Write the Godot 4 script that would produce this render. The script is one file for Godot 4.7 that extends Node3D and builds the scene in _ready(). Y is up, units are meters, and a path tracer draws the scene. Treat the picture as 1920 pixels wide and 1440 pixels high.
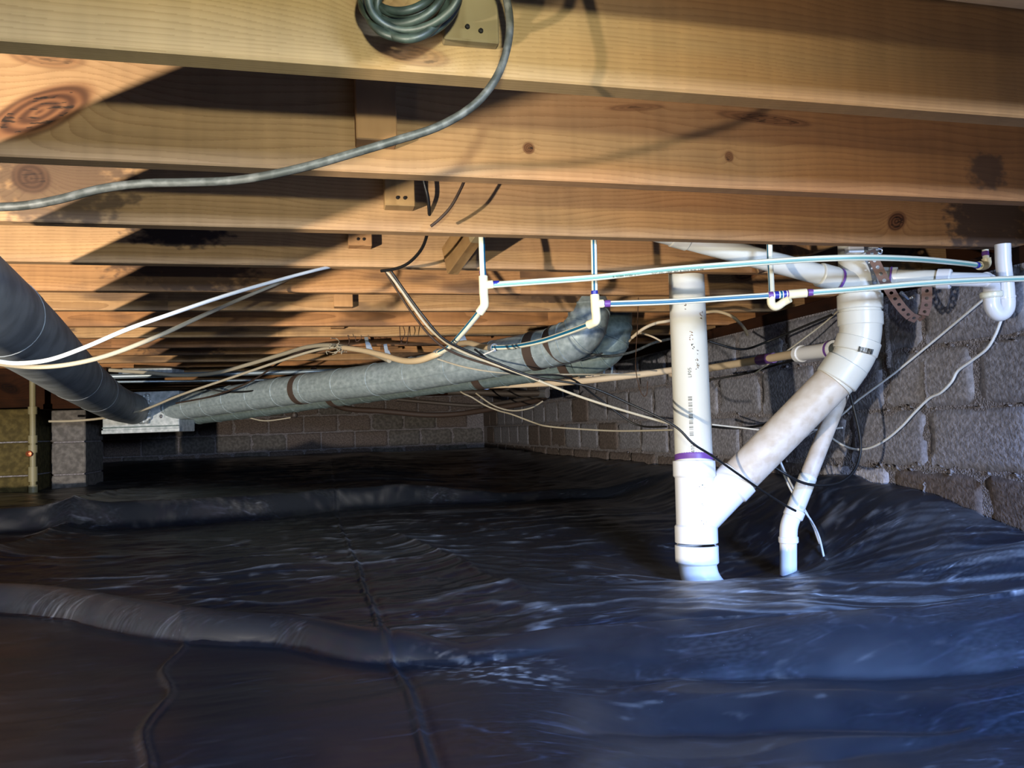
extends Node3D

# ---------------------------------------------------------------- measures
const CY := 0.60          # camera height (m)
const JB := 0.468         # joist undersides above the camera
const JH := 0.235         # joist height
const JT := 0.038         # joist thickness
const Z1 := 0.978         # distance to the front face of the nearest joist in view
const SP := 0.406         # joist spacing
const XR := 1.95          # face of the block wall on the right
const DF := 9.56          # face of the far block wall
const XL := -4.6          # left wall
const DB := -2.6          # wall behind the camera

var cam := Transform3D()
var used := {}
var M := {}
var nz := FastNoiseLite.new()
var nr := FastNoiseLite.new()
var n3 := FastNoiseLite.new()


func _ready() -> void:
	setup_camera_and_light()
	for n in [nz, nr, n3]:
		n.seed = 7
	nz.noise_type = FastNoiseLite.TYPE_SIMPLEX_SMOOTH
	nz.frequency = 1.0
	nz.fractal_type = FastNoiseLite.FRACTAL_FBM
	nz.fractal_octaves = 3
	nr.noise_type = FastNoiseLite.TYPE_SIMPLEX_SMOOTH
	nr.frequency = 1.0
	nr.fractal_type = FastNoiseLite.FRACTAL_RIDGED
	nr.fractal_octaves = 3
	n3.noise_type = FastNoiseLite.TYPE_SIMPLEX_SMOOTH
	n3.frequency = 1.0
	n3.fractal_type = FastNoiseLite.FRACTAL_NONE
	make_materials()
	build_shell()
	build_walls()
	build_ground()
	build_joists()
	build_blocking()
	build_left()
	build_ducts()
	build_drain()
	build_supply()
	build_far_pipes()
	build_cables()
	build_small()


func setup_camera_and_light() -> void:
	var c := Camera3D.new()
	c.name = "camera"
	c.fov = rad_to_deg(2.0 * atan(720.0 / 1440.0))
	c.near = 0.02
	c.far = 60.0
	c.transform = Transform3D(Basis.from_euler(Vector3(deg_to_rad(3.18), deg_to_rad(-13.76), deg_to_rad(-2.0))), Vector3(0, CY, 0))
	add_child(c)
	c.current = true
	cam = c.transform
	var env := Environment.new()
	env.background_mode = Environment.BG_COLOR
	env.background_color = Color(0.55, 0.68, 0.9)
	env.background_energy_multiplier = 1.0
	env.ambient_light_source = Environment.AMBIENT_SOURCE_DISABLED
	env.tonemap_mode = Environment.TONE_MAPPER_LINEAR
	env.tonemap_exposure = 1.0
	env.sdfgi_enabled = true
	env.ssao_enabled = true
	env.ssil_enabled = true
	var we := WorldEnvironment.new()
	we.name = "world_environment"
	we.environment = env
	add_child(we)
	# the low work light out of view behind and to the left of the camera
	var w := SpotLight3D.new()
	w.name = "work_light"
	w.light_color = Color(1.0, 0.955, 0.88)
	w.light_energy = 34.0
	w.light_size = 0.03
	w.spot_range = 30.0
	w.spot_attenuation = 2.0
	w.spot_angle = 68.0
	w.spot_angle_attenuation = 1.0
	w.shadow_enabled = true
	add_child(w)
	w.look_at_from_position(Vector3(-1.818, CY - 0.363, 0.569), Vector3(-1.75, CY + 0.3, -4.0))
	# the photographer's headlamp, just above the camera
	var h := SpotLight3D.new()
	h.name = "head_lamp_light"
	h.light_color = Color(0.98, 1.0, 0.89)
	h.light_energy = 1.85
	h.light_size = 0.02
	h.spot_range = 30.0
	h.spot_attenuation = 2.0
	h.spot_angle = 47.0
	h.spot_angle_attenuation = 1.0
	h.shadow_enabled = true
	add_child(h)
	h.look_at_from_position(Vector3(0.06, CY + 0.2, 0.02), P(740, 400, 2.0))
	# daylight falling in through the floor hatch above and behind the camera
	var a := AreaLight3D.new()
	a.name = "hatch_daylight"
	a.area_size = Vector2(0.75, 0.6)
	a.light_color = Color(0.50, 0.68, 1.0)
	a.light_energy = 50.0
	a.shadow_enabled = true
	add_child(a)
	a.look_at_from_position(Vector3(1.52, CY + 1.10, 1.15), Vector3(1.45, CY - 0.4, -1.2))
	# daylight from the access opening under the joists in the wall behind the camera
	var b := AreaLight3D.new()
	b.name = "access_opening_daylight"
	b.area_size = Vector2(0.9, 0.26)
	b.light_color = Color(0.74, 0.84, 1.0)
	b.light_energy = 26.0
	b.shadow_enabled = true
	add_child(b)
	b.look_at_from_position(Vector3(1.2, CY + 0.29, -DB - 0.02), Vector3(1.3, CY - 0.3, -1.5))


# ---------------------------------------------------------------- points of the place
func P(px: float, py: float, z: float) -> Vector3:      # a point z metres in front of the lens plane
	return cam * Vector3((px - 960.0) / 1440.0 * z, -(py - 720.0) / 1440.0 * z, -z)

func ray(px: float, py: float) -> Vector3:
	return cam.basis * Vector3((px - 960.0) / 1440.0, -(py - 720.0) / 1440.0, -1.0)

func on_wall(px: float, py: float, off := 0.0) -> Vector3:    # on the right wall
	var r := ray(px, py)
	return cam.origin + r * ((XR - off) / r.x)

func on_depth(px: float, py: float, d: float) -> Vector3:     # at a depth into the crawl space
	var r := ray(px, py)
	return cam.origin + r * (d / -r.z)

func path(a: Array, z0: float, z1: float) -> Array:           # pixels [x, y, x, y ...] at depths running from z0 to z1
	var out := []
	var n := a.size() / 2
	for i in n:
		out.append(P(a[2 * i], a[2 * i + 1], lerpf(z0, z1, float(i) / maxf(1.0, n - 1))))
	return out

func pathz(a: Array) -> Array:                                # [x, y, z, ...]
	var out := []
	for i in a.size() / 3:
		out.append(P(a[3 * i], a[3 * i + 1], a[3 * i + 2]))
	return out


# ---------------------------------------------------------------- nodes
func numbered(called: String) -> String:
	var n: int = used.get(called, 0)
	used[called] = n + 1
	return called if n == 0 else "%s_%03d" % [called, n]

func tag(o: Node, label := "", category := "", group := "", kind := "") -> void:
	if label: o.set_meta("label", label)
	if category: o.set_meta("category", category)
	if group: o.set_meta("group", group)
	if kind: o.set_meta("kind", kind)

func thing(called: String, label: String, category: String, at := Vector3.ZERO, group := "", kind := "") -> Node3D:
	var o := Node3D.new()
	o.name = numbered(called)
	add_child(o)
	o.position = at
	tag(o, label, category, group, kind)
	return o

func part(called: String, mesh: Mesh, mat: Material, parent: Node3D, label := "") -> MeshInstance3D:
	var o := MeshInstance3D.new()
	o.name = called
	o.mesh = mesh
	o.material_override = mat
	parent.add_child(o, true)
	if parent is MeshInstance3D:
		o.position = Vector3.ZERO
	else:
		o.position = -parent.position
	if label: o.set_meta("label", label)
	return o

func solo(called: String, mesh: Mesh, mat: Material, label := "", category := "", group := "", kind := "") -> MeshInstance3D:
	var o := MeshInstance3D.new()
	o.name = numbered(called)
	o.mesh = mesh
	o.material_override = mat
	add_child(o)
	tag(o, label, category, group, kind)
	return o


# ---------------------------------------------------------------- mesh helpers
func am(v: PackedVector3Array, n: PackedVector3Array, uv: PackedVector2Array, ix: PackedInt32Array, col := PackedColorArray()) -> ArrayMesh:
	var a := []
	a.resize(Mesh.ARRAY_MAX)
	a[Mesh.ARRAY_VERTEX] = v
	a[Mesh.ARRAY_NORMAL] = n
	a[Mesh.ARRAY_TEX_UV] = uv
	a[Mesh.ARRAY_INDEX] = ix
	if col.size(): a[Mesh.ARRAY_COLOR] = col
	var m := ArrayMesh.new()
	m.add_surface_from_arrays(Mesh.PRIMITIVE_TRIANGLES, a)
	return m

func join(meshes: Array) -> ArrayMesh:
	var v := PackedVector3Array()
	var n := PackedVector3Array()
	var uv := PackedVector2Array()
	var ix := PackedInt32Array()
	for m in meshes:
		var a: Array = m.surface_get_arrays(0)
		var base := v.size()
		v.append_array(a[Mesh.ARRAY_VERTEX])
		n.append_array(a[Mesh.ARRAY_NORMAL])
		uv.append_array(a[Mesh.ARRAY_TEX_UV])
		for i in a[Mesh.ARRAY_INDEX]: ix.append(base + i)
	return am(v, n, uv, ix)

func smooth(p: Array, per := 6) -> Array:      # Catmull-Rom through the points
	if p.size() < 3: return p
	var out := []
	for i in p.size() - 1:
		var a: Vector3 = p[maxi(i - 1, 0)]
		var b: Vector3 = p[i]
		var c: Vector3 = p[i + 1]
		var d: Vector3 = p[mini(i + 2, p.size() - 1)]
		for k in per:
			var t := float(k) / per
			out.append(0.5 * ((2.0 * b) + (c - a) * t + (2.0 * a - 5.0 * b + 4.0 * c - d) * t * t + (3.0 * b - a - 3.0 * c + d) * t * t * t))
	out.append(p[-1])
	return out

func frames(p: Array) -> Array:                # [tangent, side, up] along a path, without twist
	var out := []
	var last := Vector3.ZERO
	for i in p.size():
		var t: Vector3 = (p[mini(i + 1, p.size() - 1)] - p[maxi(i - 1, 0)]).normalized()
		var s: Vector3
		if i == 0:
			s = t.cross(Vector3.UP)
			if s.length() < 0.1: s = t.cross(Vector3.BACK)
		else:
			s = last - t * last.dot(t)
		s = s.normalized()
		last = s
		out.append([t, s, s.cross(t).normalized()])
	return out

func tube(p: Array, r: Variant, sides := 12, caps := true) -> ArrayMesh:
	var v := PackedVector3Array()
	var n := PackedVector3Array()
	var uv := PackedVector2Array()
	var ix := PackedInt32Array()
	var f := frames(p)
	var along := 0.0
	for i in p.size():
		if i: along += p[i].distance_to(p[i - 1])
		var rr: float = r[i] if r is Array else r
		for k in sides + 1:
			var a := TAU * k / sides
			var d: Vector3 = f[i][1] * cos(a) + f[i][2] * sin(a)
			v.append(p[i] + d * rr)
			n.append(d)
			uv.append(Vector2(float(k) / sides, along))
	var row := sides + 1
	for i in p.size() - 1:
		for k in sides:
			var a := i * row + k
			quad(ix, v, n, a, a + 1, a + row + 1, a + row)
	if caps:
		for e in [0, p.size() - 1]:
			var c := v.size()
			var nn: Vector3 = f[e][0] * (-1.0 if e == 0 else 1.0)
			v.append(p[e]); n.append(nn); uv.append(Vector2(0.5, 0.5))
			for k in sides + 1:
				v.append(v[e * row + k]); n.append(nn); uv.append(Vector2(0.5, 0.5))
			for k in sides: tri(ix, v, n, c, c + 1 + k, c + 2 + k)
	return am(v, n, uv, ix)

func tri(ix: PackedInt32Array, v: PackedVector3Array, n: PackedVector3Array, a: int, b: int, c: int) -> void:
	if (v[c] - v[a]).cross(v[b] - v[a]).dot(n[a] + n[b] + n[c]) < 0.0:
		ix.append(a); ix.append(c); ix.append(b)
	else:
		ix.append(a); ix.append(b); ix.append(c)

func quad(ix: PackedInt32Array, v: PackedVector3Array, n: PackedVector3Array, a: int, b: int, c: int, d: int) -> void:
	tri(ix, v, n, a, b, c)
	tri(ix, v, n, a, c, d)

func lathe(a: Vector3, b: Vector3, prof: Array, sides := 32) -> ArrayMesh:   # prof: [distance from a, radius, ...] turned about the line a-b
	var v := PackedVector3Array()
	var n := PackedVector3Array()
	var uv := PackedVector2Array()
	var ix := PackedInt32Array()
	var t := (b - a).normalized()
	var s := t.cross(Vector3.UP)
	if s.length() < 0.1: s = t.cross(Vector3.BACK)
	s = s.normalized()
	var u := s.cross(t).normalized()
	var np := prof.size() / 2
	for i in np - 1:
		var p0 := Vector2(prof[2 * i], prof[2 * i + 1])
		var p1 := Vector2(prof[2 * i + 2], prof[2 * i + 3])
		if p0.distance_to(p1) < 1e-6: continue
		var dd := (p1 - p0).normalized()
		var base := v.size()
		for k in sides + 1:
			var w := TAU * k / sides
			var d := s * cos(w) + u * sin(w)
			var nn := (d * dd.x - t * dd.y).normalized()
			for q in [p0, p1]:
				v.append(a + t * q.x + d * q.y)
				n.append(nn)
				uv.append(Vector2(float(k) / sides, q.x))
		for k in sides:
			quad(ix, v, n, base + 2 * k, base + 2 * k + 1, base + 2 * k + 3, base + 2 * k + 2)
	return am(v, n, uv, ix)

func flat_tris(pts: Array, uvs: Array, centre: Vector3) -> ArrayMesh:     # loose triangles, each facing away from the centre
	var v := PackedVector3Array()
	var n := PackedVector3Array()
	var uv := PackedVector2Array()
	var ix := PackedInt32Array()
	for i in pts.size() / 3:
		var a: Vector3 = pts[3 * i]
		var b: Vector3 = pts[3 * i + 1]
		var c: Vector3 = pts[3 * i + 2]
		var nn := (c - a).cross(b - a).normalized()
		if nn.dot((a + b + c) / 3.0 - centre) < 0.0: nn = -nn
		var k := v.size()
		for q in 3:
			v.append(pts[3 * i + q]); n.append(nn); uv.append(uvs[3 * i + q])
		tri(ix, v, n, k, k + 1, k + 2)
	return am(v, n, uv, ix)

func box(size: Vector3, ch := 0.003, xf := Transform3D(), uvs := 1.0, uvo := Vector2.ZERO) -> ArrayMesh:   # chamfered box about its centre; UVs in metres times uvs
	var h := size / 2.0
	var pts := []
	var uv := []
	var cut := minf(ch, minf(h.x, minf(h.y, h.z)) * 0.9)
	var g := func(x: float, y: float, z: float, ax: int) -> Vector3:
		var p := Vector3(x, y, z) * h
		for k in 3:
			if k != ax: p[k] -= signf(p[k]) * cut
		return p
	var add := func(q: Array, ax: int) -> void:
		for t in ([[0, 1, 2], [0, 2, 3]] if q.size() == 4 else [[0, 1, 2]]):
			for k in t:
				var p: Vector3 = q[k]
				pts.append(p)
				var w := Vector2(p.z, -p.y) if ax == 0 else Vector2(p.x, p.z) if ax == 1 else Vector2(p.x, -p.y)
				uv.append(w * uvs + uvo)
	for s in [-1.0, 1.0]:
		add.call([g.call(s, -1, -1, 0), g.call(s, 1, -1, 0), g.call(s, 1, 1, 0), g.call(s, -1, 1, 0)], 0)
		add.call([g.call(-1, s, -1, 1), g.call(1, s, -1, 1), g.call(1, s, 1, 1), g.call(-1, s, 1, 1)], 1)
		add.call([g.call(-1, -1, s, 2), g.call(1, -1, s, 2), g.call(1, 1, s, 2), g.call(-1, 1, s, 2)], 2)
		for q in [-1.0, 1.0]:
			add.call([g.call(-1, s, q, 1), g.call(1, s, q, 1), g.call(1, s, q, 2), g.call(-1, s, q, 2)], 1)
			add.call([g.call(s, -1, q, 0), g.call(s, 1, q, 0), g.call(s, 1, q, 2), g.call(s, -1, q, 2)], 0)
			add.call([g.call(s, q, -1, 0), g.call(s, q, 1, 0), g.call(s, q, 1, 1), g.call(s, q, -1, 1)], 0)
			for w in [-1.0, 1.0]:
				add.call([g.call(s, q, w, 0), g.call(s, q, w, 1), g.call(s, q, w, 2)], 0)
	var m := flat_tris(pts, uv, Vector3.ZERO)
	return moved(m, xf) if xf != Transform3D() else m

func moved(m: ArrayMesh, xf: Transform3D) -> ArrayMesh:
	var st := SurfaceTool.new()
	st.append_from(m, 0, xf)
	return st.commit()

func xf_along(a: Vector3, b: Vector3, up := Vector3.UP) -> Transform3D:   # x axis from a to b, centred between them
	var x := (b - a).normalized()
	var z := x.cross(up).normalized()
	return Transform3D(Basis(x, z.cross(x).normalized(), z), (a + b) / 2.0)


# ---------------------------------------------------------------- textures and materials
func tex(w: int, h: int, b: PackedByteArray) -> ImageTexture:
	var im := Image.create_from_data(w, h, false, Image.FORMAT_RGB8, b)
	return ImageTexture.create_from_image(im)

# knots: [x m, y m from the top, half length, half height, tilt, strength]; stains: [x, y, rx, ry, strength]
func wood(sd: int, w: int, h: int, lm: float, hm: float, freq: float, y0: float, bend: float, knots: Array, stains: Array, light: Vector3, dark: Vector3, blotch: float, gc := 0.5, warm := 0.0) -> ImageTexture:
	var b := PackedByteArray()
	b.resize(w * h * 3)
	var o := 0
	var so := sd * 13.7
	for j in h:
		var y := hm * j / h
		for i in w:
			var x := lm * i / w
			var low := nz.get_noise_2d(x * 0.9 + so, y * 5.0)
			var dy := y - y0 + low * 0.03
			var dx := (x - lm * 0.45) * bend
			var d := sqrt(dy * dy + dx * dx + 0.00004)
			var kn := 0.0
			var kq := 9.0
			var ks := 0.0
			for k in knots:
				var ex: float = x - k[0]
				if absf(ex) > k[2] * 4.0: continue
				var ey: float = y - k[1]
				if absf(ey) > k[3] * 4.5: continue
				var c := cos(k[4])
				var s := sin(k[4])
				var q: float = pow((ex * c + ey * s) / k[2], 2) + pow((ey * c - ex * s) / k[3], 2)
				kn += exp(-q * 0.35) * k[3] * 1.6
				if q < kq:
					kq = q
					ks = k[5]
			d += kn
			var ring := d * freq + n3.get_noise_2d(x * 3.0 + so, y * 20.0) * 0.25
			var f := ring - floorf(ring)
			var g := f * f * f * gc
			var fine := n3.get_noise_2d(x * 9.0, y * 420.0 + so) * 0.10
			var saw := n3.get_noise_2d(x * 23.0 + so, y * 2.0) * 0.03 + n3.get_noise_2d(x * 61.0, y * 5.0 + so) * 0.015
			var t := clampf(g + fine, 0.0, 1.0)
			var ww := warm * smoothstep(0.38, 0.8, x / lm + low * 0.2)
			var c3 := light.lerp(dark, t) * Vector3(1.0 - 0.10 * ww, 1.0 - 0.22 * ww, 1.0 - 0.34 * ww) * (1.0 + saw + low * 0.16)
			if kq < 2.2:
				var m := smoothstep(2.2, 0.8, kq) * ks
				var rr := 0.5 + 0.5 * sin(sqrt(kq) * 16.0 + low * 9.0)
				c3 = c3.lerp(Vector3(0.25, 0.145, 0.085).lerp(Vector3(0.41, 0.265, 0.165), rr), m)
				var crack := nz.get_noise_2d(x * 26.0 + y * 60.0, y * 95.0)
				if kq < 0.8: c3 *= lerpf(1.0, 0.4, ks * smoothstep(0.18, 0.42, crack))
			var st := clampf((nz.get_noise_2d(x * 2.2 + so * 2.0, y * 7.0 + 40.0) - 0.12) * 2.4, 0.0, 1.0) * blotch
			for s in stains:
				var q: float = pow((x - s[0]) / s[2], 2) + pow((y - s[1]) / s[3], 2)
				if q < 1.8: st = maxf(st, smoothstep(1.5, 0.45, q + nz.get_noise_2d(x * 22.0, y * 34.0) * 0.9) * s[4])
			c3 = c3.lerp(Vector3(0.21, 0.165, 0.145), st)
			b[o] = int(clampf(c3.x, 0.0, 1.0) * 255.0)
			b[o + 1] = int(clampf(c3.y, 0.0, 1.0) * 255.0)
			b[o + 2] = int(clampf(c3.z, 0.0, 1.0) * 255.0)
			o += 3
	return tex(w, h, b)

func std(called: String, c: Color, rough := 0.6, spec := 0.5, metal := 0.0) -> StandardMaterial3D:
	var m := StandardMaterial3D.new()
	m.resource_name = called
	m.albedo_color = c
	m.roughness = rough
	m.metallic_specular = spec
	m.metallic = metal
	M[called] = m
	return m

func noise_tex(fr: float, a: Color, b: Color, sz := 512, type := FastNoiseLite.TYPE_SIMPLEX_SMOOTH, oct := 4, lo := 0.25, hi := 0.75, sd := 3) -> ImageTexture:
	var n := FastNoiseLite.new()
	n.seed = sd
	n.noise_type = type
	n.frequency = fr
	n.fractal_octaves = oct
	var im := n.get_seamless_image(sz, sz)
	im.convert(Image.FORMAT_L8)
	var d := im.get_data()
	var o := PackedByteArray()
	o.resize(sz * sz * 3)
	for i in sz * sz:
		var t := clampf((d[i] / 255.0 - lo) / (hi - lo), 0.0, 1.0)
		o[3 * i] = int(lerpf(a.r, b.r, t) * 255.0)
		o[3 * i + 1] = int(lerpf(a.g, b.g, t) * 255.0)
		o[3 * i + 2] = int(lerpf(a.b, b.b, t) * 255.0)
	return tex(sz, sz, o)

func tri_map(m: StandardMaterial3D, t: Texture2D, scale: float, bump: Texture2D = null, bs := 0.3) -> void:
	m.uv1_triplanar = true
	m.uv1_world_triplanar = true
	m.uv1_scale = Vector3.ONE * scale
	m.albedo_texture = t
	if bump:
		m.heightmap_enabled = true
		m.heightmap_texture = bump
		m.heightmap_scale = bs

func make_materials() -> void:
	var wl := Vector3(0.61, 0.48, 0.338)
	var wd := Vector3(0.42, 0.298, 0.185)
	var ws := []
	# the four nearest joists: [first x, length] of the board the texture covers
	ws.append([-0.6, 1.8, wood(1, 1792, 272, 1.8, 0.27, 150.0, 0.75, 0.03, [[0.68, 0.15, 0.035, 0.018, 0.2, 0.2], [0.72, 0.212, 0.04, 0.012, 0.1, 0.35]], [], Vector3(0.57, 0.47, 0.325), Vector3(0.44, 0.34, 0.21), 0.0, 0.45, 1.0)])
	ws.append([-0.75, 2.46, wood(2, 1792, 272, 2.46, 0.27, 75.0, -0.12, 0.02, [[0.303, 0.157, 0.072, 0.026, -0.5, 1.0], [0.31, 0.06, 0.05, 0.018, 0.1, 0.45], [1.137, 0.174, 0.009, 0.009, 0.0, 0.9], [1.56, 0.169, 0.008, 0.009, 0.0, 0.8], [1.646, 0.085, 0.09, 0.009, 0.05, 0.55], [1.36, 0.08, 0.05, 0.006, -0.1, 0.4]], [[2.2, 0.17, 0.05, 0.04, 0.6]], wl, wd, 0.05, 0.36, 1.0)])
	ws.append([-0.9, 2.9, wood(3, 1792, 272, 2.9, 0.27, 110.0, 0.0, 0.035, [[0.306, 0.142, 0.030, 0.026, 0.3, 0.9], [2.454, 0.17, 0.026, 0.019, -0.6, 1.0]], [[0.36, 0.14, 0.14, 0.11, 0.6], [2.78, 0.15, 0.15, 0.15, 0.8]], wl, wd, 0.08, 0.42, 0.7)])
	ws.append([-1.0, 3.0, wood(4, 1536, 272, 3.0, 0.27, 110.0, 0.4, 0.03, [[1.5, 0.1, 0.02, 0.012, 0.1, 0.7]], [[0.63, 0.155, 0.12, 0.032, 0.95], [2.7, 0.1, 0.3, 0.2, 0.7]], wl, wd, 0.1, 0.42, 0.5)])
	ws.append([0.0, 2.6, wood(5, 1408, 256, 2.6, 0.27, 85.0, 0.02, 0.03, [[0.9, 0.17, 0.06, 0.03, -0.5, 0.8], [2.1, 0.1, 0.02, 0.02, 0.0, 0.8]], [[1.5, 0.2, 0.2, 0.08, 0.7]], wl, wd, 0.55)])
	ws.append([0.0, 2.4, wood(6, 1408, 256, 2.4, 0.27, 60.0, 0.2, 0.05, [[0.5, 0.12, 0.05, 0.025, 0.4, 0.8]], [], wl * Vector3(1.03, 0.99, 0.95), wd, 0.4)])
	M.boards = ws
	for i in ws.size():
		var m := std("wood_%d" % i, Color.WHITE, 0.78, 0.35)
		m.albedo_texture = ws[i][2]
	var tints := [Color(1, 0.99, 0.97), Color(0.97, 0.91, 0.86), Color(1.08, 1.08, 1.06), Color(0.84, 0.78, 0.75), Color(1.0, 0.94, 0.88)]
	for i in tints.size():
		std("far_wood_%d" % i, tints[i], 0.78, 0.35)
		M["far_wood_%d" % i].albedo_texture = ws[4 + i % 2][2]
	std("grey_wood", Color(0.86, 0.92, 0.98), 0.85, 0.3)
	M.grey_wood.albedo_texture = ws[0][2]
	std("dark_wood", Color(0.30, 0.22, 0.15), 0.9, 0.3)
	M.dark_wood.albedo_texture = ws[5][2]
	std("subfloor", Color(0.45, 0.34, 0.24), 0.9, 0.3)
	M.subfloor.albedo_texture = ws[4][2]
	std("nail", Color(0.10, 0.085, 0.08), 0.6, 0.4, 0.3)
	std("soil", Color(0.25, 0.20, 0.16), 0.95, 0.2)
	var ctex := noise_tex(0.012, Color(0.78, 0.77, 0.78), Color(1.0, 0.99, 1.0), 768, FastNoiseLite.TYPE_SIMPLEX_SMOOTH, 7, 0.25, 0.75, 11)
	var cb := noise_tex(0.03, Color.BLACK, Color.WHITE, 512, FastNoiseLite.TYPE_SIMPLEX_SMOOTH, 5, 0.15, 0.7, 12)
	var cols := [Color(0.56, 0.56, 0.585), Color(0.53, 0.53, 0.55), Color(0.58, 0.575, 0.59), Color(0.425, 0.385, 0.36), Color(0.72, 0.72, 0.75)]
	for i in cols.size():
		tri_map(std("block_%d" % i, cols[i], 0.92, 0.3), ctex, 4.3, cb, 0.12)
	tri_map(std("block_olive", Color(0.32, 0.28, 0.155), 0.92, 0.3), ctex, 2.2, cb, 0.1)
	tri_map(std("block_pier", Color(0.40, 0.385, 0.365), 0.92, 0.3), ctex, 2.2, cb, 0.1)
	tri_map(std("mortar", Color(0.57, 0.55, 0.55), 0.95, 0.3), ctex, 5.0, noise_tex(0.05, Color.BLACK, Color.WHITE, 512, FastNoiseLite.TYPE_CELLULAR, 3, 0.1, 0.8, 5), 0.6)
	tri_map(std("mortar_crumb", Color(0.57, 0.545, 0.535), 0.95, 0.3), ctex, 9.0, cb, 0.5)
	# plastics
	std("pvc", Color(0.78, 0.77, 0.73), 0.28, 0.5)
	std("pvc_old", Color(0.76, 0.72, 0.675), 0.42, 0.45)
	tri_map(M.pvc_old, noise_tex(0.02, Color(0.90, 0.87, 0.83), Color.WHITE, 256, FastNoiseLite.TYPE_SIMPLEX_SMOOTH, 4, 0.2, 0.6, 21), 4.0)
	std("pvc_white", Color(0.84, 0.84, 0.85), 0.25, 0.5)
	std("cpvc", Color(0.88, 0.83, 0.69), 0.35, 0.5)
	std("cpvc_pipe", Color(0.87, 0.86, 0.78), 0.32, 0.5)
	std("blue_line", Color(0.03, 0.34, 0.47), 0.4, 0.5)
	std("teal_line", Color(0.40, 0.585, 0.565), 0.4, 0.5)
	std("primer", Color(0.40, 0.25, 0.54), 0.4, 0.5)
	std("blue_cement", Color(0.13, 0.16, 0.55), 0.4, 0.5)
	std("ink", Color(0.06, 0.06, 0.07), 0.7, 0.2)
	std("grime", Color(0.45, 0.36, 0.26), 0.9, 0.2)
	std("rust_mark", Color(0.55, 0.36, 0.12), 0.9, 0.2)
	std("poly_hose", Color(0.72, 0.64, 0.52), 0.5, 0.4)
	std("conduit", Color(0.76, 0.68, 0.57), 0.55, 0.4)
	# metals
	var gal := noise_tex(0.03, Color(0.70, 0.73, 0.73), Color(1, 1, 1), 512, FastNoiseLite.TYPE_CELLULAR, 2, 0.1, 0.9, 9)
	tri_map(std("galvanised", Color(0.64, 0.675, 0.68), 0.45, 0.5, 0.15), gal, 3.0)
	tri_map(std("galvanised_dull", Color(0.50, 0.55, 0.54), 0.5, 0.5, 0.15), gal, 3.0)
	tri_map(std("tin", Color(0.86, 0.87, 0.88), 0.35, 0.5, 0.3), gal, 2.0)
	std("zinc_strap", Color(0.45, 0.47, 0.49), 0.45, 0.5, 0.4)
	tri_map(std("duct_wrap", Color(0.50, 0.52, 0.53), 0.6, 0.4), noise_tex(0.02, Color(0.75, 0.75, 0.76), Color.WHITE, 256, FastNoiseLite.TYPE_SIMPLEX_SMOOTH, 4, 0.2, 0.7, 31), 1.5)
	std("brown_band", Color(0.26, 0.21, 0.18), 0.75, 0.3)
	std("brown_strap", Color(0.42, 0.33, 0.30), 0.6, 0.4, 0.2)
	std("iron_pipe", Color(0.22, 0.19, 0.17), 0.6, 0.4, 0.2)
	std("chrome", Color(0.85, 0.85, 0.86), 0.15, 0.5, 0.9)
	std("copper", Color(0.62, 0.34, 0.22), 0.35, 0.5, 0.8)
	std("galv_pipe", Color(0.52, 0.56, 0.58), 0.4, 0.5, 0.5)
	std("cream_pipe", Color(0.47, 0.44, 0.33), 0.5, 0.4)
	# cables
	std("black_cable", Color(0.055, 0.05, 0.048), 0.5, 0.45)
	std("grey_cable", Color(0.31, 0.31, 0.295), 0.55, 0.45)
	tri_map(M.grey_cable, noise_tex(0.02, Color(0.62, 0.64, 0.62), Color(1, 1, 1), 256, FastNoiseLite.TYPE_SIMPLEX_SMOOTH, 4, 0.35, 0.65, 51), 9.0)
	std("green_cable", Color(0.19, 0.23, 0.20), 0.5, 0.5)
	tri_map(M.green_cable, noise_tex(0.02, Color(0.55, 0.58, 0.56), Color(1, 1, 1), 256, FastNoiseLite.TYPE_SIMPLEX_SMOOTH, 4, 0.3, 0.7, 52), 7.0)
	std("white_cable", Color(0.83, 0.83, 0.82), 0.45, 0.45)
	std("dusty_cable", Color(0.60, 0.56, 0.48), 0.65, 0.35)
	std("brown_cable", Color(0.20, 0.15, 0.12), 0.65, 0.35)
	std("thin_wire", Color(0.24, 0.15, 0.09), 0.6, 0.4)
	# black plastic sheet
	var pl := std("black_sheet", Color.WHITE, 0.36, 0.5)
	pl.albedo_texture = dust_tex()
	pl.vertex_color_use_as_albedo = true
	pl.roughness_texture = rough_tex()
	pl.roughness = 1.0
	pl.uv1_scale = Vector3(0.5, 0.5, 1.0)

func dust_tex() -> ImageTexture:          # 2 m of sheet: rubbed streaks, grain and specks of dirt
	var s := 1536
	var b := PackedByteArray()
	b.resize(s * s * 3)
	var r := RandomNumberGenerator.new()
	r.seed = 5
	var o := 0
	for j in s:
		var y := 2.0 * j / s
		for i in s:
			var x := 2.0 * i / s
			var area := clampf(nz.get_noise_2d(x * 2.3 + 5.0, y * 3.1) * 1.8 + 0.35, 0.0, 1.0)
			var st := nr.get_noise_2d(x * 3.4 + 0.5 * y + n3.get_noise_2d(x * 3.0, y * 3.0) * 0.5, y * 17.0)
			var fine := n3.get_noise_2d(x * 45.0, y * 130.0)
			var d := 0.50 + 0.10 * fine * area + 0.5 * pow(clampf((st - 0.45) * 2.0, 0.0, 1.0), 1.5) * area
			if r.randf() < 0.0012 * area: d = 1.0
			var k := int(clampf(d, 0.05, 1.0) * 255.0)
			b[o] = k
			b[o + 1] = k
			b[o + 2] = k
			o += 3
	return tex(s, s, b)

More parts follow.
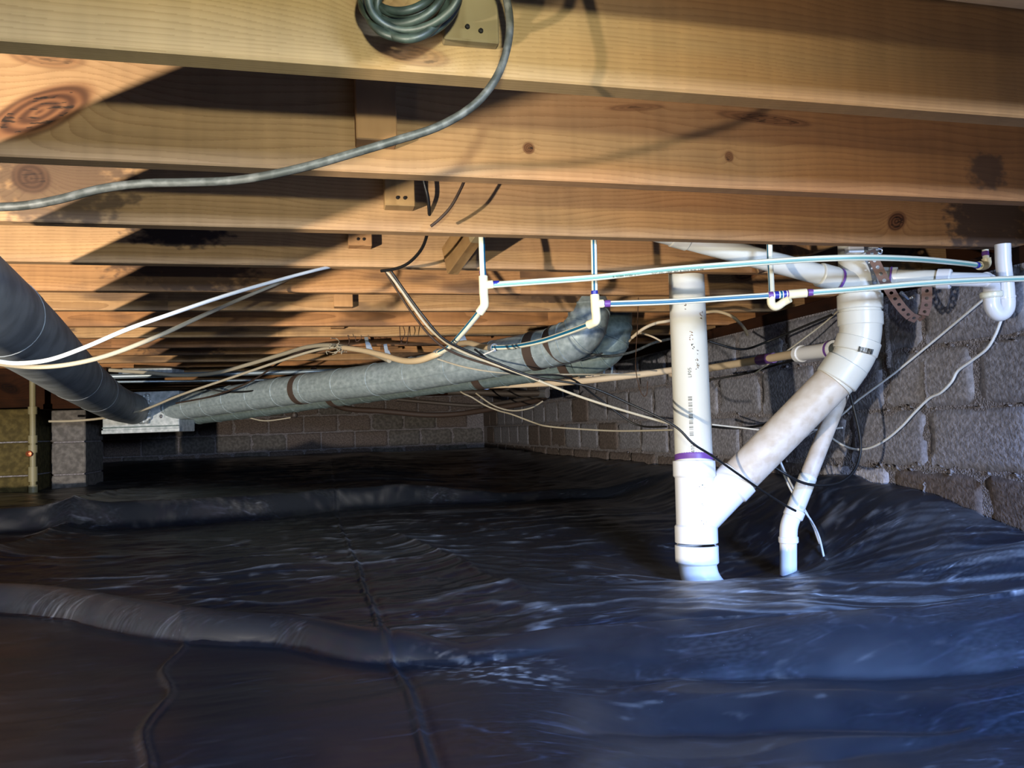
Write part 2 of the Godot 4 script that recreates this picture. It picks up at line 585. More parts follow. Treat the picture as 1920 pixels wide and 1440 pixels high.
func rough_tex() -> ImageTexture:
	return noise_tex(0.004, Color(0.30, 0.30, 0.30), Color(0.44, 0.44, 0.44), 512, FastNoiseLite.TYPE_SIMPLEX_SMOOTH, 5, 0.25, 0.75, 41)


# ---------------------------------------------------------------- shell
func build_shell() -> void:
	var top := CY + JB + JH
	var mid := Vector3((XR + XL) / 2, 0, -(DF + DB) / 2)
	var size := Vector3(XR - XL + 0.8, 0, DF - DB + 0.8)
	var hx := [1.12, 1.9]          # the hatch in the floor overhead, behind the camera
	var hz := [0.10, 1.35]
	var ce := thing("ceiling", "board subfloor above the joists, with an open hatch behind the camera", "", Vector3.ZERO, "", "structure")
	for e in [[mid.x - size.x / 2, mid.x + size.x / 2, mid.z - size.z / 2, hz[0]], [mid.x - size.x / 2, mid.x + size.x / 2, hz[1], mid.z + size.z / 2], [mid.x - size.x / 2, hx[0], hz[0], hz[1]], [hx[1], mid.x + size.x / 2, hz[0], hz[1]]]:
		part("subfloor_panel", box(Vector3(e[1] - e[0], 0.03, e[3] - e[2]), 0.0, Transform3D(Basis(), Vector3((e[0] + e[1]) / 2, top + 0.015, (e[2] + e[3]) / 2)), 0.4), M.subfloor, ce)
	solo("floor", box(Vector3(size.x, 0.2, size.z), 0.0, Transform3D(Basis(), mid + Vector3(0, CY - 0.75, 0))), M.soil, "bare earth under the plastic sheeting", "", "", "structure")
	var wb := thing("wall_back", "block wall behind the camera with an access opening under the joists", "", Vector3.ZERO, "", "structure")
	for e in [[XL - 0.3, 0.7, CY - 0.7, top], [1.7, XR + 0.3, CY - 0.7, top], [0.7, 1.7, CY - 0.7, CY + 0.12], [0.7, 1.7, CY + 0.45, top]]:
		part("wall_panel", box(Vector3(e[1] - e[0], e[3] - e[2], 0.2), 0.0, Transform3D(Basis(), Vector3((e[0] + e[1]) / 2, (e[2] + e[3]) / 2, -DB + 0.1))), M.mortar, wb)
	solo("wall_left", box(Vector3(0.2, top - CY + 0.7, size.z), 0.0, Transform3D(Basis(), Vector3(XL - 0.1, (top + CY - 0.7) / 2, mid.z))), M.mortar, "block wall at the side away from the drain pipes", "", "", "structure")


func block_mesh(sd: int, w: float, h: float) -> ArrayMesh:     # a hollow-core block's face with worn edges, facing +z
	var r := RandomNumberGenerator.new()
	r.seed = sd * 31 + 5
	var nx := 12
	var ny := 7
	var v := PackedVector3Array()
	var n := PackedVector3Array()
	var uv := PackedVector2Array()
	var ix := PackedInt32Array()
	for j in ny + 1:
		for i in nx + 1:
			var fx := float(i) / nx
			var fy := float(j) / ny
			var x := (fx - 0.5) * w
			var y := (fy - 0.5) * h
			var z := n3.get_noise_2d(fx * 2.0 + sd * 7.0, fy * 1.5) * 0.0025
			if i == 0 or i == nx:
				x -= signf(x) * (r.randf() * 0.005)
				z -= 0.0025 + r.randf() * 0.0035
			if j == 0 or j == ny:
				y -= signf(y) * (r.randf() * 0.004)
				z -= 0.0025 + r.randf() * 0.0035
			v.append(Vector3(x, y, z)); uv.append(Vector2(fx, fy)); n.append(Vector3.BACK)
	var row := nx + 1
	for j in ny:
		for i in nx:
			var a := j * row + i
			quad(ix, v, n, a, a + 1, a + row + 1, a + row)
	# sides going back into the wall
	var rim := []
	for i in row: rim.append(i)
	for j in range(1, ny + 1): rim.append(j * row + nx)
	for i in range(nx - 1, -1, -1): rim.append(ny * row + i)
	for j in range(ny - 1, 0, -1): rim.append(j * row)
	for k in rim.size():
		var a: Vector3 = v[rim[k]]
		var b: Vector3 = v[rim[(k + 1) % rim.size()]]
		var out := Vector3((a + b).x / w, (a + b).y / h * 1.3, 0)
		out = Vector3(signf(out.x), 0, 0) if absf(out.x) > absf(out.y) * 0.95 and absf(a.x - b.x) < absf(a.y - b.y) else Vector3(0, signf(out.y), 0)
		var q := v.size()
		for p in [a, b, b + Vector3(0, 0, -0.03), a + Vector3(0, 0, -0.03)]:
			v.append(p); n.append(out); uv.append(Vector2(p.x, p.y))
		quad(ix, v, n, q, q + 1, q + 2, q + 3)
	var st := SurfaceTool.new()
	st.create_from_arrays([v, null, null, null, uv, null, null, null, null, null, null, null, ix])
	st.generate_normals()
	return st.commit()

func lay_blocks(wall: Node3D, meshes: Array, start: Vector3, dir: Vector3, face: Basis, length: float, courses: Array, offs: Array, pick: Callable) -> void:
	for c in courses.size():
		var y: float = courses[c]
		var s: float = offs[c]
		while s < length:
			var o := MeshInstance3D.new()
			o.name = "block"
			var k := int(absf(sin(s * 37.1 + c * 11.3)) * 997.0)
			o.mesh = meshes[k % meshes.size()]
			o.material_override = pick.call(c, s, k)
			wall.add_child(o, true)
			o.transform = Transform3D(face, start + dir * s + Vector3(0, y, 0) + face.z * (0.0012 * ((k / 7) % 5 - 2)))
			o.position -= wall.position
			s += 0.4

func build_walls() -> void:
	var meshes := []
	for i in 7: meshes.append(block_mesh(i, 0.388, 0.193))
	var tops := CY + 0.418
	# right wall
	var wr := thing("wall_right", "grey concrete block wall behind the white drain pipes", "", Vector3(XR, CY - 0.6, -3.0), "", "structure")
	part("mortar_bed", box(Vector3(0.2, tops - CY + 0.75, DF - DB + 0.4), 0.0, Transform3D(Basis(), Vector3(XR + 0.105, (tops + CY - 0.75) / 2, -(DF + DB) / 2))), M.mortar, wr)
	var ys := []
	for k in 5: ys.append(CY + 0.3165 - 0.203 * k)
	var face_r := Basis(Vector3.BACK, Vector3.UP, Vector3.LEFT)
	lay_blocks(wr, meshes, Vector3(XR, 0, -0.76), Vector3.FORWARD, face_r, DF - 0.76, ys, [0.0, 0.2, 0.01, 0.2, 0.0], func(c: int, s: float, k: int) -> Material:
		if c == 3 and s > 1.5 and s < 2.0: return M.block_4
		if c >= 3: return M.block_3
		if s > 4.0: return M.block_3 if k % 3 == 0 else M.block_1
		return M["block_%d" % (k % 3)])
	# crumbs of mortar squeezed out of the bed joints nearest the camera
	var r := RandomNumberGenerator.new()
	r.seed = 77
	var crumbs := []
	for k in 110:
		var d := 1.5 + pow(r.randf(), 1.6) * 3.4
		var y: float = CY + [0.215, 0.012, -0.191][r.randi() % 3] + r.randfn(0.0, 0.006)
		var sc := Vector3(0.003 + r.randf() * 0.003, 0.002 + r.randf() * 0.004, 0.006 + r.randf() * 0.016)
		var sp := rock(r.randi() % 6)
		crumbs.append(moved(sp, Transform3D(Basis.from_euler(Vector3(r.randf() * 0.6, r.randf() * 0.4, r.randf() * 0.5)) * Basis.from_scale(sc), Vector3(XR + 0.003, y, -d))))
	var jo := part("mortar_crumbs", join(crumbs), M.mortar_crumb, wr)
	jo.set_meta("kind", "stuff")
	# ridges of mortar in two upright joints
	for e in [[1735, 678, 1738, 765, 0.006], [1660, 570, 1668, 690, 0.012], [1733, 905, 1733, 938, 0.004]]:
		var a := on_wall(e[0], e[1], -0.002)
		var b := on_wall(e[2], e[3], -0.002)
		var pts := []
		for i in 12:
			var t := i / 11.0
			pts.append(a.lerp(b, t) + Vector3(0, 0, n3.get_noise_1d(i * 0.7 + e[0]) * 0.006))
		part("mortar_ridge", tube(pts, e[4], 6), M.mortar_crumb, wr)
	# far wall
	var wf := thing("wall_front", "far block wall across the end of the crawl space", "", Vector3(-1, CY - 0.6, -DF), "", "structure")
	part("mortar_bed", box(Vector3(XR - XL + 0.6, tops - CY + 0.75, 0.2), 0.0, Transform3D(Basis(), Vector3((XR + XL) / 2, (tops + CY - 0.75) / 2, -DF - 0.105))), M.mortar, wf)
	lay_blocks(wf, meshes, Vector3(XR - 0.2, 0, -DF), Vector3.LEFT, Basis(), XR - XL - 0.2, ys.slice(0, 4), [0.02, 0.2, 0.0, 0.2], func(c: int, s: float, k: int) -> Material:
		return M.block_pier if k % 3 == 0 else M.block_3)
	# sill plates and rim boards on the walls
	var sr := solo("trim_1", box(Vector3(0.19, 0.05, DF - DB), 0.003, Transform3D(Basis(), Vector3(XR + 0.095, CY + 0.443, -(DF + DB) / 2)), 0.4), M.dark_wood, "wooden sill plate on top of the wall beside the trap", "", "", "structure")
	var rr := solo("trim_2", box(Vector3(0.04, JH, DF - DB), 0.003, Transform3D(Basis(), Vector3(XR + 0.17, CY + JB + JH / 2, -(DF + DB) / 2)), 0.4), M.dark_wood, "rim board behind the joist ends", "", "", "structure")
	var sf := solo("trim_3", box(Vector3(XR - XL, JH + 0.05, 0.14), 0.003, Transform3D(Basis(), Vector3((XR + XL) / 2, CY + 0.418 + (JH + 0.05) / 2, -DF - 0.07)), 0.4), M.dark_wood, "sill and rim on the far wall", "", "", "structure")

func rock(sd: int) -> ArrayMesh:       # a lumpy low-polygon pebble of unit size
	if M.has("rock%d" % sd): return M["rock%d" % sd]
	var s := SphereMesh.new()
	s.radius = 1.0
	s.height = 2.0
	s.radial_segments = 7
	s.rings = 3
	var a := s.get_mesh_arrays()
	var v: PackedVector3Array = a[Mesh.ARRAY_VERTEX]
	for i in v.size(): v[i] *= 1.0 + 0.35 * n3.get_noise_3d(v[i].x * 1.3 + sd * 5.0, v[i].y * 1.3, v[i].z * 1.3)
	var st := SurfaceTool.new()
	st.create_from_arrays([v, null, null, null, a[Mesh.ARRAY_TEX_UV], null, null, null, null, null, null, null, a[Mesh.ARRAY_INDEX]])
	st.generate_normals()
	M["rock%d" % sd] = st.commit()
	return M["rock%d" % sd]


# ---------------------------------------------------------------- the plastic on the ground
func lin(x: float, t: Array) -> float:
	if x <= t[0]: return t[1]
	for i in range(2, t.size(), 2):
		if x <= t[i]:
			var f: float = (x - t[i - 2]) / (t[i] - t[i - 2])
			return lerpf(t[i - 1], t[i + 1], f * f * (3.0 - 2.0 * f) * 0.5 + f * 0.5)
	return t[-1]

const RIDGE_A := [-2.2, 3.0, -0.85, 2.34, -0.11, 1.757, 0.125, 1.52, 0.254, 1.468, 0.42, 1.49, 0.738, 1.44, 1.16, 1.337, 1.45, 1.32, 1.95, 1.27]
const CREST_A := [-2.0, -0.37, -0.85, -0.37, -0.3, -0.382, -0.11, -0.388, 0.125, -0.385, 0.254, -0.412, 0.42, -0.405, 0.738, -0.40, 1.16, -0.395, 1.45, -0.377, 1.95, -0.36]
const RIDGE_B := [0.55, 2.0, 1.03, 1.867, 1.366, 1.765, 1.79, 1.64, 1.95, 1.60]

func from_fold(x: float, d: float) -> float:         # distance in front of the foreground fold's crest
	var sl := (lin(x + 0.06, RIDGE_A) - lin(x - 0.06, RIDGE_A)) / 0.12
	return (lin(x, RIDGE_A) - d) / sqrt(1.0 + sl * sl)

func crinkle(x: float, d: float) -> float:           # sharp little creases, mostly running across
	return nr.get_noise_2d(x * 0.75 + 0.5 * nz.get_noise_2d(x * 0.8, d * 0.8) + 0.16 * d, d * 3.1 + 0.35 * nz.get_noise_2d(x * 1.3 + 7.0, d))

func back_ground(x: float, d: float) -> float:
	var b := -0.43 + 0.03 * smoothstep(1.8, 3.4, d)
	var ds := 3.85 + 0.14 * sin(x * 1.7 + 0.6) + 0.08 * nz.get_noise_2d(x * 0.8, 3.0)
	b += 0.11 * smoothstep(ds, ds + 0.10, d) * (1.0 - 0.55 * smoothstep(0.2, 1.0, x))
	b += 0.05 * smoothstep(4.0, 9.0, d) * smoothstep(0.0, 1.0, x) + 0.04 * smoothstep(4.4, 9.4, d)
	# the hollow round the two drains, and the sheet drawn up against the wall
	b -= 0.10 * exp(-pow((x - 1.22) / 0.34, 2) - pow((d - 2.28) / 0.34, 2))
	var yw := lin(d, [1.0, -0.40, 1.5, -0.40, 1.79, -0.357, 2.25, -0.26, 2.6, -0.237, 3.1, -0.25, 5.0, -0.262, 9.5, -0.25])
	b = lerpf(b, yw, smoothstep(XR - 0.55, XR - 0.02, x))
	# the second fold, in front of the drains
	if x > 0.4:
		var sb := lin(x, RIDGE_B) - d
		b += (0.016 + 0.034 * smoothstep(1.35, 1.8, x)) * smoothstep(0.6, 1.1, x) * exp(-pow(sb / (0.11 if sb > 0.0 else 0.05), 2))
	# a long fold running away on the left
	b += 0.04 * exp(-absf(x + 1.14 - 0.06 * (d - 3.1)) / 0.07) * smoothstep(2.7, 3.1, d) * (1.0 - smoothstep(4.2, 4.8, d))
	# one running away to the right of the middle
	b += 0.018 * exp(-absf(x - 0.42 + 0.22 * (d - 2.2)) / 0.05) * smoothstep(1.75, 2.0, d) * (1.0 - smoothstep(2.8, 3.3, d))
	b += 0.014 * nz.get_noise_2d(x * 0.9, d * 1.4)
	return b

func ground(x: float, d: float) -> float:
	var s := from_fold(x, d)
	var right := smoothstep(0.22, 0.55, x)
	var crest := lin(x, CREST_A)
	var b := 0.0
	var calm := 1.0
	if s <= 0.0:
		b = back_ground(x, d)
		var w := lerpf(0.035, lerpf(0.07, 0.17, smoothstep(0.8, 1.2, x)), right)
		b = lerpf(crest, b, smoothstep(0.0, w, -s))
		b -= 0.018 * right * (1.0 - smoothstep(0.9, 1.3, x)) * exp(-pow((s + 0.075) / 0.05, 2))
		calm = 0.25 + 0.75 * smoothstep(0.0, 0.25, -s)
	else:
		# left: a half-round tube lying on flat ground; right: rolls stepping down towards the camera
		var base := -0.432 + 0.012 * nz.get_noise_2d(x * 0.9, d * 1.4)
		var q := clampf(s / 0.062, 0.0, 1.0)
		var tb := base + maxf(crest - base, 0.0) * pow(1.0 - q * q, 0.6)
		tb -= 0.004 * exp(-pow((s - 0.075) / 0.02, 2))
		var rb := 0.0
		if right > 0.0:
			var c1 := 0.150 + 0.05 * smoothstep(0.9, 1.5, x)
			if s < c1:
				rb = crest - 0.062 * pow(s / c1, 1.35)
			else:
				rb = crest - 0.062 - 0.032 * smoothstep(0.0, 0.5, s - c1) - 0.05 * (s - c1)
			var c2 := lin(x, [0.25, 0.40, 0.55, 0.30, 0.95, 0.345, 1.1, 0.37])
			var c3 := lin(x, [0.6, 0.44, 0.8, 0.40, 1.05, 0.355, 1.3, 0.33, 1.5, 0.27])
			var near := 0.10
			near = minf(near, lerpf(0.10, absf(s - c1), smoothstep(0.45, 0.75, x)))
			near = minf(near, lerpf(0.10, absf(s - c2), smoothstep(0.12, 0.35, x) * (1.0 - smoothstep(0.92, 1.08, x))))
			near = minf(near, lerpf(0.10, absf(s - c3), smoothstep(0.58, 0.75, x) * (1.0 - smoothstep(1.3, 1.5, x))))
			if s < c1: near = maxf(near, 0.10 * (1.0 - s / c1))
			rb += 0.030 * (pow((near * near + 0.00006) / 0.01, 0.25) - 1.0)
			rb += 0.016 * nz.get_noise_2d(x * 1.6 + 3.0, d * 2.4)
		b = lerpf(tb, rb, right)
		calm = lerpf(0.22 * smoothstep(0.05, 0.25, s), 0.10, right)
	# creases running away from the camera
	var l1 := lin(d, [0.9, 0.127, 1.68, 0.104, 4.05, 0.035]) + 0.004 * sin(d * 11.0)
	b += 0.006 * exp(-pow((x - l1) / 0.0055, 2)) * (1.0 - smoothstep(3.9, 4.1, d)) - 0.003 * exp(-pow((x - l1 - 0.014) / 0.008, 2))
	var l2 := lin(d, [1.0, -0.235, 1.87, -0.314]) + 0.012 * sin(d * 19.0)
	b += 0.006 * exp(-pow((x - l2) / 0.006, 2)) * (1.0 - smoothstep(1.75, 1.95, d))
	var c := crinkle(x, d)
	b += calm * (0.010 * maxf(c, -0.3) + 0.0035 * nr.get_noise_2d(x * 3.0 + 9.0, d * 9.0))
	return b

func dust(x: float, d: float) -> float:              # pale dirt: on the crests of creases, in drifts, and rubbed along the second fold
	var s := from_fold(x, d)
	var area := clampf(0.45 + 1.3 * nz.get_noise_2d(x * 0.9 + 3.0, d * 0.9), 0.0, 1.0)
	var v := 0.0
	if s < 0.0:
		v = pow(smoothstep(0.55, 0.95, crinkle(x, d)), 1.4) * (0.5 + 0.5 * area) * smoothstep(0.0, 0.12, -s)
		v += 0.7 * smoothstep(0.62, 0.95, nr.get_noise_2d(x * 2.2 + 2.0 * d, d * 5.0 - x)) * area
		if x > 0.6 and d < 2.1: v = maxf(v * 0.5, 0.55 * smoothstep(0.1, 0.8, nr.get_noise_2d(x * 1.4 + d * 2.0, d * 9.0 + x * 4.5)) * smoothstep(0.6, 0.9, x))
		v += 0.04 * area
		if d < 2.35 and x < 0.75: v *= 0.75
		if x > 1.15 and d > 1.7: v *= 1.0 - 0.65 * smoothstep(1.15, 1.35, x)
		v *= 1.0 - 0.85 * smoothstep(3.55, 3.8, d) * (1.0 - 0.5 * smoothstep(4.3, 4.6, d))
	else:
		v = 0.06 * area * (0.6 + 0.6 * nz.get_noise_2d(x * 6.0, d * 9.0)) + 0.4 * smoothstep(0.7, 0.97, nr.get_noise_2d(x * 2.5 + 1.7 * d, d * 6.0)) * area * area * smoothstep(0.05, 0.2, s)
		v += 0.9 * smoothstep(0.05, 0.45, nz.get_noise_2d(x * 26.0, d * 40.0)) * smoothstep(0.16, 0.02, absf(x - 0.29)) * smoothstep(0.10, 0.01, absf(s - 0.13 - 0.2 * (x - 0.29)))
	return clampf(v, 0.0, 1.0)

func sheet(xs: Array, rows: Callable, nd: int, lift: Callable) -> ArrayMesh:
	var v := PackedVector3Array()
	var uv := PackedVector2Array()
	var n := PackedVector3Array()
	var col := PackedColorArray()
	var ix := PackedInt32Array()
	for j in nd:
		for x in xs:
			var d: float = rows.call(x, j)
			v.append(Vector3(x, CY + ground(x, d) + lift.call(x, d), -d))
			uv.append(Vector2(x + 0.07 * d, d))
			n.append(Vector3.UP)
			var k := dust(x, d)
			col.append(Color(0.029, 0.036, 0.057).lerp(Color(0.95, 0.93, 0.92), k))
	var row := xs.size()
	for j in nd - 1:
		for i in row - 1:
			var a := j * row + i
			quad(ix, v, n, a, a + 1, a + row + 1, a + row)
	var st := SurfaceTool.new()
	st.create_from_arrays([v, n, null, col, uv, null, null, null, null, null, null, null, ix])
	st.generate_normals()
	return st.commit()

func build_ground() -> void:
	var xs := []
	var x := XL + 0.02
	while x < XR - 0.02:
		xs.append(x)
		x += 0.0055 if x > -0.45 and x < 0.3 else 0.0095 if x > -1.25 else 0.03 if x > -2.0 else 0.06
	xs.append(XR - 0.012)
	var nd := 400
	var rear := func(xx: float, j: int) -> float:
		var t := float(j) / (nd - 1)
		var e := lin(xx, RIDGE_A) - 0.05
		return e + (3.6 - e) * t + 5.94 * pow(t, 4.0)
	solo("plastic_sheet", sheet(xs, rear, nd, func(xx: float, d: float) -> float: return -0.006 if d < lin(xx, RIDGE_A) + 0.03 else 0.0), M.black_sheet, "wrinkled black plastic sheet covering the ground from the drain pipes back to the far wall", "plastic sheet")
	var nf := 300
	var front := func(xx: float, j: int) -> float:
		var t := float(j) / (nf - 1)
		var e := lin(xx, RIDGE_A) + 0.012 + 0.006 * nz.get_noise_1d(xx * 6.0)
		return lerpf(-1.6, 0.55, t / 0.2) if t < 0.2 else lerpf(0.55, e, (t - 0.2) / 0.8)
	solo("plastic_sheet", sheet(xs, front, nf, func(_x: float, _d: float) -> float: return 0.003), M.black_sheet, "black plastic sheet nearest the camera with long rounded folds along its far edge", "plastic sheet")


# ---------------------------------------------------------------- joists
func board(x0: float, x1: float, y1: float, h: float, z: float, t: float, tx0: float, tl: float, vo := 0.0) -> ArrayMesh:   # front face at z, top at y1; grain along x
	var c := 0.003
	var y0 := y1 - h
	var prof := [Vector2(y1, z), Vector2(y0 + c, z), Vector2(y0, z - c), Vector2(y0, z - t + c), Vector2(y0 + c, z - t), Vector2(y1, z - t), Vector2(y1, z)]
	var v := PackedVector3Array()
	var n := PackedVector3Array()
	var uv := PackedVector2Array()
	var ix := PackedInt32Array()
	var run := 0.0
	for i in prof.size() - 1:
		var a: Vector2 = prof[i]
		var b: Vector2 = prof[i + 1]
		var nn := Vector3(0, -(a.y - b.y), (a.x - b.x)).normalized()
		var q := v.size()
		var nxt := run + a.distance_to(b)
		for e in [[x0, a, run], [x1, a, run], [x1, b, nxt], [x0, b, nxt]]:
			v.append(Vector3(e[0], e[1].x, e[1].y)); n.append(nn)
			uv.append(Vector2((e[0] - tx0) / tl, e[2] / 0.27 + vo))
		quad(ix, v, n, q, q + 1, q + 2, q + 3)
		run = nxt
	for e in [[x0, -1.0], [x1, 1.0]]:
		var q := v.size()
		for p in [Vector2(y1, z), Vector2(y0, z), Vector2(y0, z - t), Vector2(y1, z - t)]:
			v.append(Vector3(e[0], p.x, p.y)); n.append(Vector3(e[1], 0, 0)); uv.append(Vector2(0.31 + p.y * 0.3, (y1 - p.x) / 0.27))
		quad(ix, v, n, q, q + 1, q + 2, q + 3)
	return am(v, n, uv, ix)

func build_joists() -> void:
	var words := ["nearest floor joist in view, across the top of the picture, with the cable coil in front", "second joist from the front, with a big dark knot in its sunlit end", "third joist from the front, with a round knot in a grey stain", "fourth joist from the front, with a long black stain and the copper-marked pipes behind"]
	words = ["floor joist across the very top, its face behind the coil of green cable", "floor joist with a large dark slanting knot at its bright end", "floor joist with a round knot inside a grey stain at its bright end", "floor joist with a long black smudge, just in front of the white stack's top"]
	var ordinals := ["fifth", "sixth", "seventh", "eighth", "ninth", "tenth", "eleventh", "twelfth", "thirteenth", "fourteenth", "fifteenth", "sixteenth", "seventeenth", "eighteenth", "nineteenth", "twentieth", "twenty-first"]
	for k in range(-2, 21):
		var d := Z1 + SP * k
		if k == -1: d = 0.67
		if k == -2: d = 0.25
		var o: MeshInstance3D
		var bi := k if k >= 0 and k < 4 else 4 + (k % 5) % 2 if k > 3 else 5
		var b: Array = M.boards[bi]
		var off: float = 0.0 if k < 4 else fposmod(k * 1.37, 2.4)
		var m := board(XL if k != -1 else 0.2, XR + 0.15, CY + JB + JH, JH + 0.002 * sin(k * 3.3), -d, JT, b[0] + off, b[1], 0.0 if k < 4 else 0.13 * (k % 3))
		var lab := ""
		if k < 0: lab = "floor joist overhead on the camera side of the nearest joist in view, %s" % ["closest", "second", "third"][-k - 1]
		elif k < 4: lab = words[k]
		else: lab = "%s floor joist counting back from the one at the very top" % ordinals[k - 4]
		o = solo("floor_joist", m, M["wood_%d" % bi] if k < 4 else M["far_wood_%d" % (k % 5)], lab, "joist", "floor joists overhead")

func nails(list: Array, parent: Node3D, rr: float) -> void:
	for p in list:
		part("nail_head", lathe(p, p + Vector3(0, 0, 0.003), [0.0, 0.0, 0.0, rr, 0.0025, rr * 0.8, 0.003, 0.0], 10), M.nail, parent)

func build_blocking() -> void:
	# solid blocks of wood between the joists: [front px x0, x1, bottom py, joist index behind it, text]
	var list := [
		[833, 937, 76, 0, "short wood block nailed to the nearest joist beside the coil of green cable"],
		[668, 745, 262, 1, "unlit wood block in the dark bay behind the nearest joist"],
		[722, 779, 385, 2, "wood block with two nails under the loop of grey cable, third bay"],
		[653, 698, 460, 3, "small wood block showing two nail heads, left of the tilted grey block"],
		[626, 662, 575, 5, "wood block with a broken split lower corner among the far joists"],
		[620, 646, 615, 7, "smallest visible wood block, beyond the split one"],
	]
	for e in list:
		var d: float = Z1 + SP * e[3]
		var front := d - 0.02 if e[3] == 0 else d - 0.045
		var a := on_depth(e[0], e[2], front)
		var b := on_depth(e[1], e[2], front)
		var y0 := (a.y + b.y) / 2
		var y1 := CY + JB + JH - 0.004
		var w := b.x - a.x
		var dep := front - (d - SP + JT) if e[3] != 0 else 0.0
		var zf := -front if e[3] == 0 else -front
		var len := d - front
		var t := thing("wood_block", e[4], "wood block", Vector3((a.x + b.x) / 2, y1, -d + len / 2), "blocks between the joists")
		part("block_body", box(Vector3(y1 - y0, w, len - 0.001), 0.002, Transform3D(Basis(Vector3.DOWN, Vector3.RIGHT, Vector3.BACK), Vector3((a.x + b.x) / 2, (y0 + y1) / 2, -d + len / 2)), 0.6, Vector2(0.2 + 0.13 * e[3], 0.3)), M.wood_5 if e[3] % 2 else M.grey_wood if e[3] == 0 else M.wood_0, t)
		if e[3] != 5 and e[3] != 1:
			var rr := 0.0035 if e[3] == 0 else 0.0045
			nails([Vector3(lerpf(a.x, b.x, 0.42), y0 + 0.018, zf), Vector3(lerpf(a.x, b.x, 0.66), y0 + 0.014 if e[3] == 0 else y0 + 0.018, zf)], t, rr)
	# the tilted greyish brace beside the cold riser
	var d4 := Z1 + SP * 3
	var p0 := on_depth(850, 494, d4 - 0.05)
	var p1 := on_depth(905, 440, d4 - 0.30)
	var t2 := thing("wood_brace", "weathered grey offcut of timber jammed at a slant beside the riser pipe", "wood brace", p0)
	var x2 := xf_along(p0 + Vector3(0.0, 0.02, 0.02), p1 + Vector3(0.03, 0.09, 0.0))
	part("brace_body", box(Vector3(p0.distance_to(p1) + 0.07, 0.09, 0.035), 0.003, x2, 0.6), M.grey_wood, t2)
	# tan brace to the right under the fourth joist
	var q0 := on_depth(1440, 505, d4 - 0.03)
	var q1 := on_depth(1590, 452, d4 - 0.12)
	var t3 := thing("wood_brace", "tan timber brace rising towards the tall drain under the fourth joist", "wood brace", q0)
	part("brace_body", box(Vector3(q0.distance_to(q1) + 0.1, 0.10, 0.035), 0.003, xf_along(q0 + Vector3(0, 0.05, 0), q1 + Vector3(0, 0.05, 0)), 0.6), M.wood_3, t3)


# ---------------------------------------------------------------- left side: girder, piers, gas riser, plenum
func pier(called: String, label: String, x0: float, x1: float, d0: float, d1: float, top: float, bottom: float, mat: Array) -> void:
	var t := thing(called, label, "pier", Vector3((x0 + x1) / 2, bottom, -(d0 + d1) / 2))
	part("mortar_core", box(Vector3(x1 - x0 - 0.02, top - bottom, d1 - d0 - 0.02), 0.0, Transform3D(Basis(), Vector3((x0 + x1) / 2, (top + bottom) / 2, -(d0 + d1) / 2))), M.mortar, t)
	var k := 0
	var y := top
	while y > bottom + 0.02:
		var h := minf(0.195, y - bottom)
		part("block", box(Vector3(x1 - x0, h, d1 - d0), 0.006, Transform3D(Basis(), Vector3((x0 + x1) / 2, y - h / 2, -(d0 + d1) / 2))), mat[k % mat.size()], t)
		y -= 0.203
		k += 1

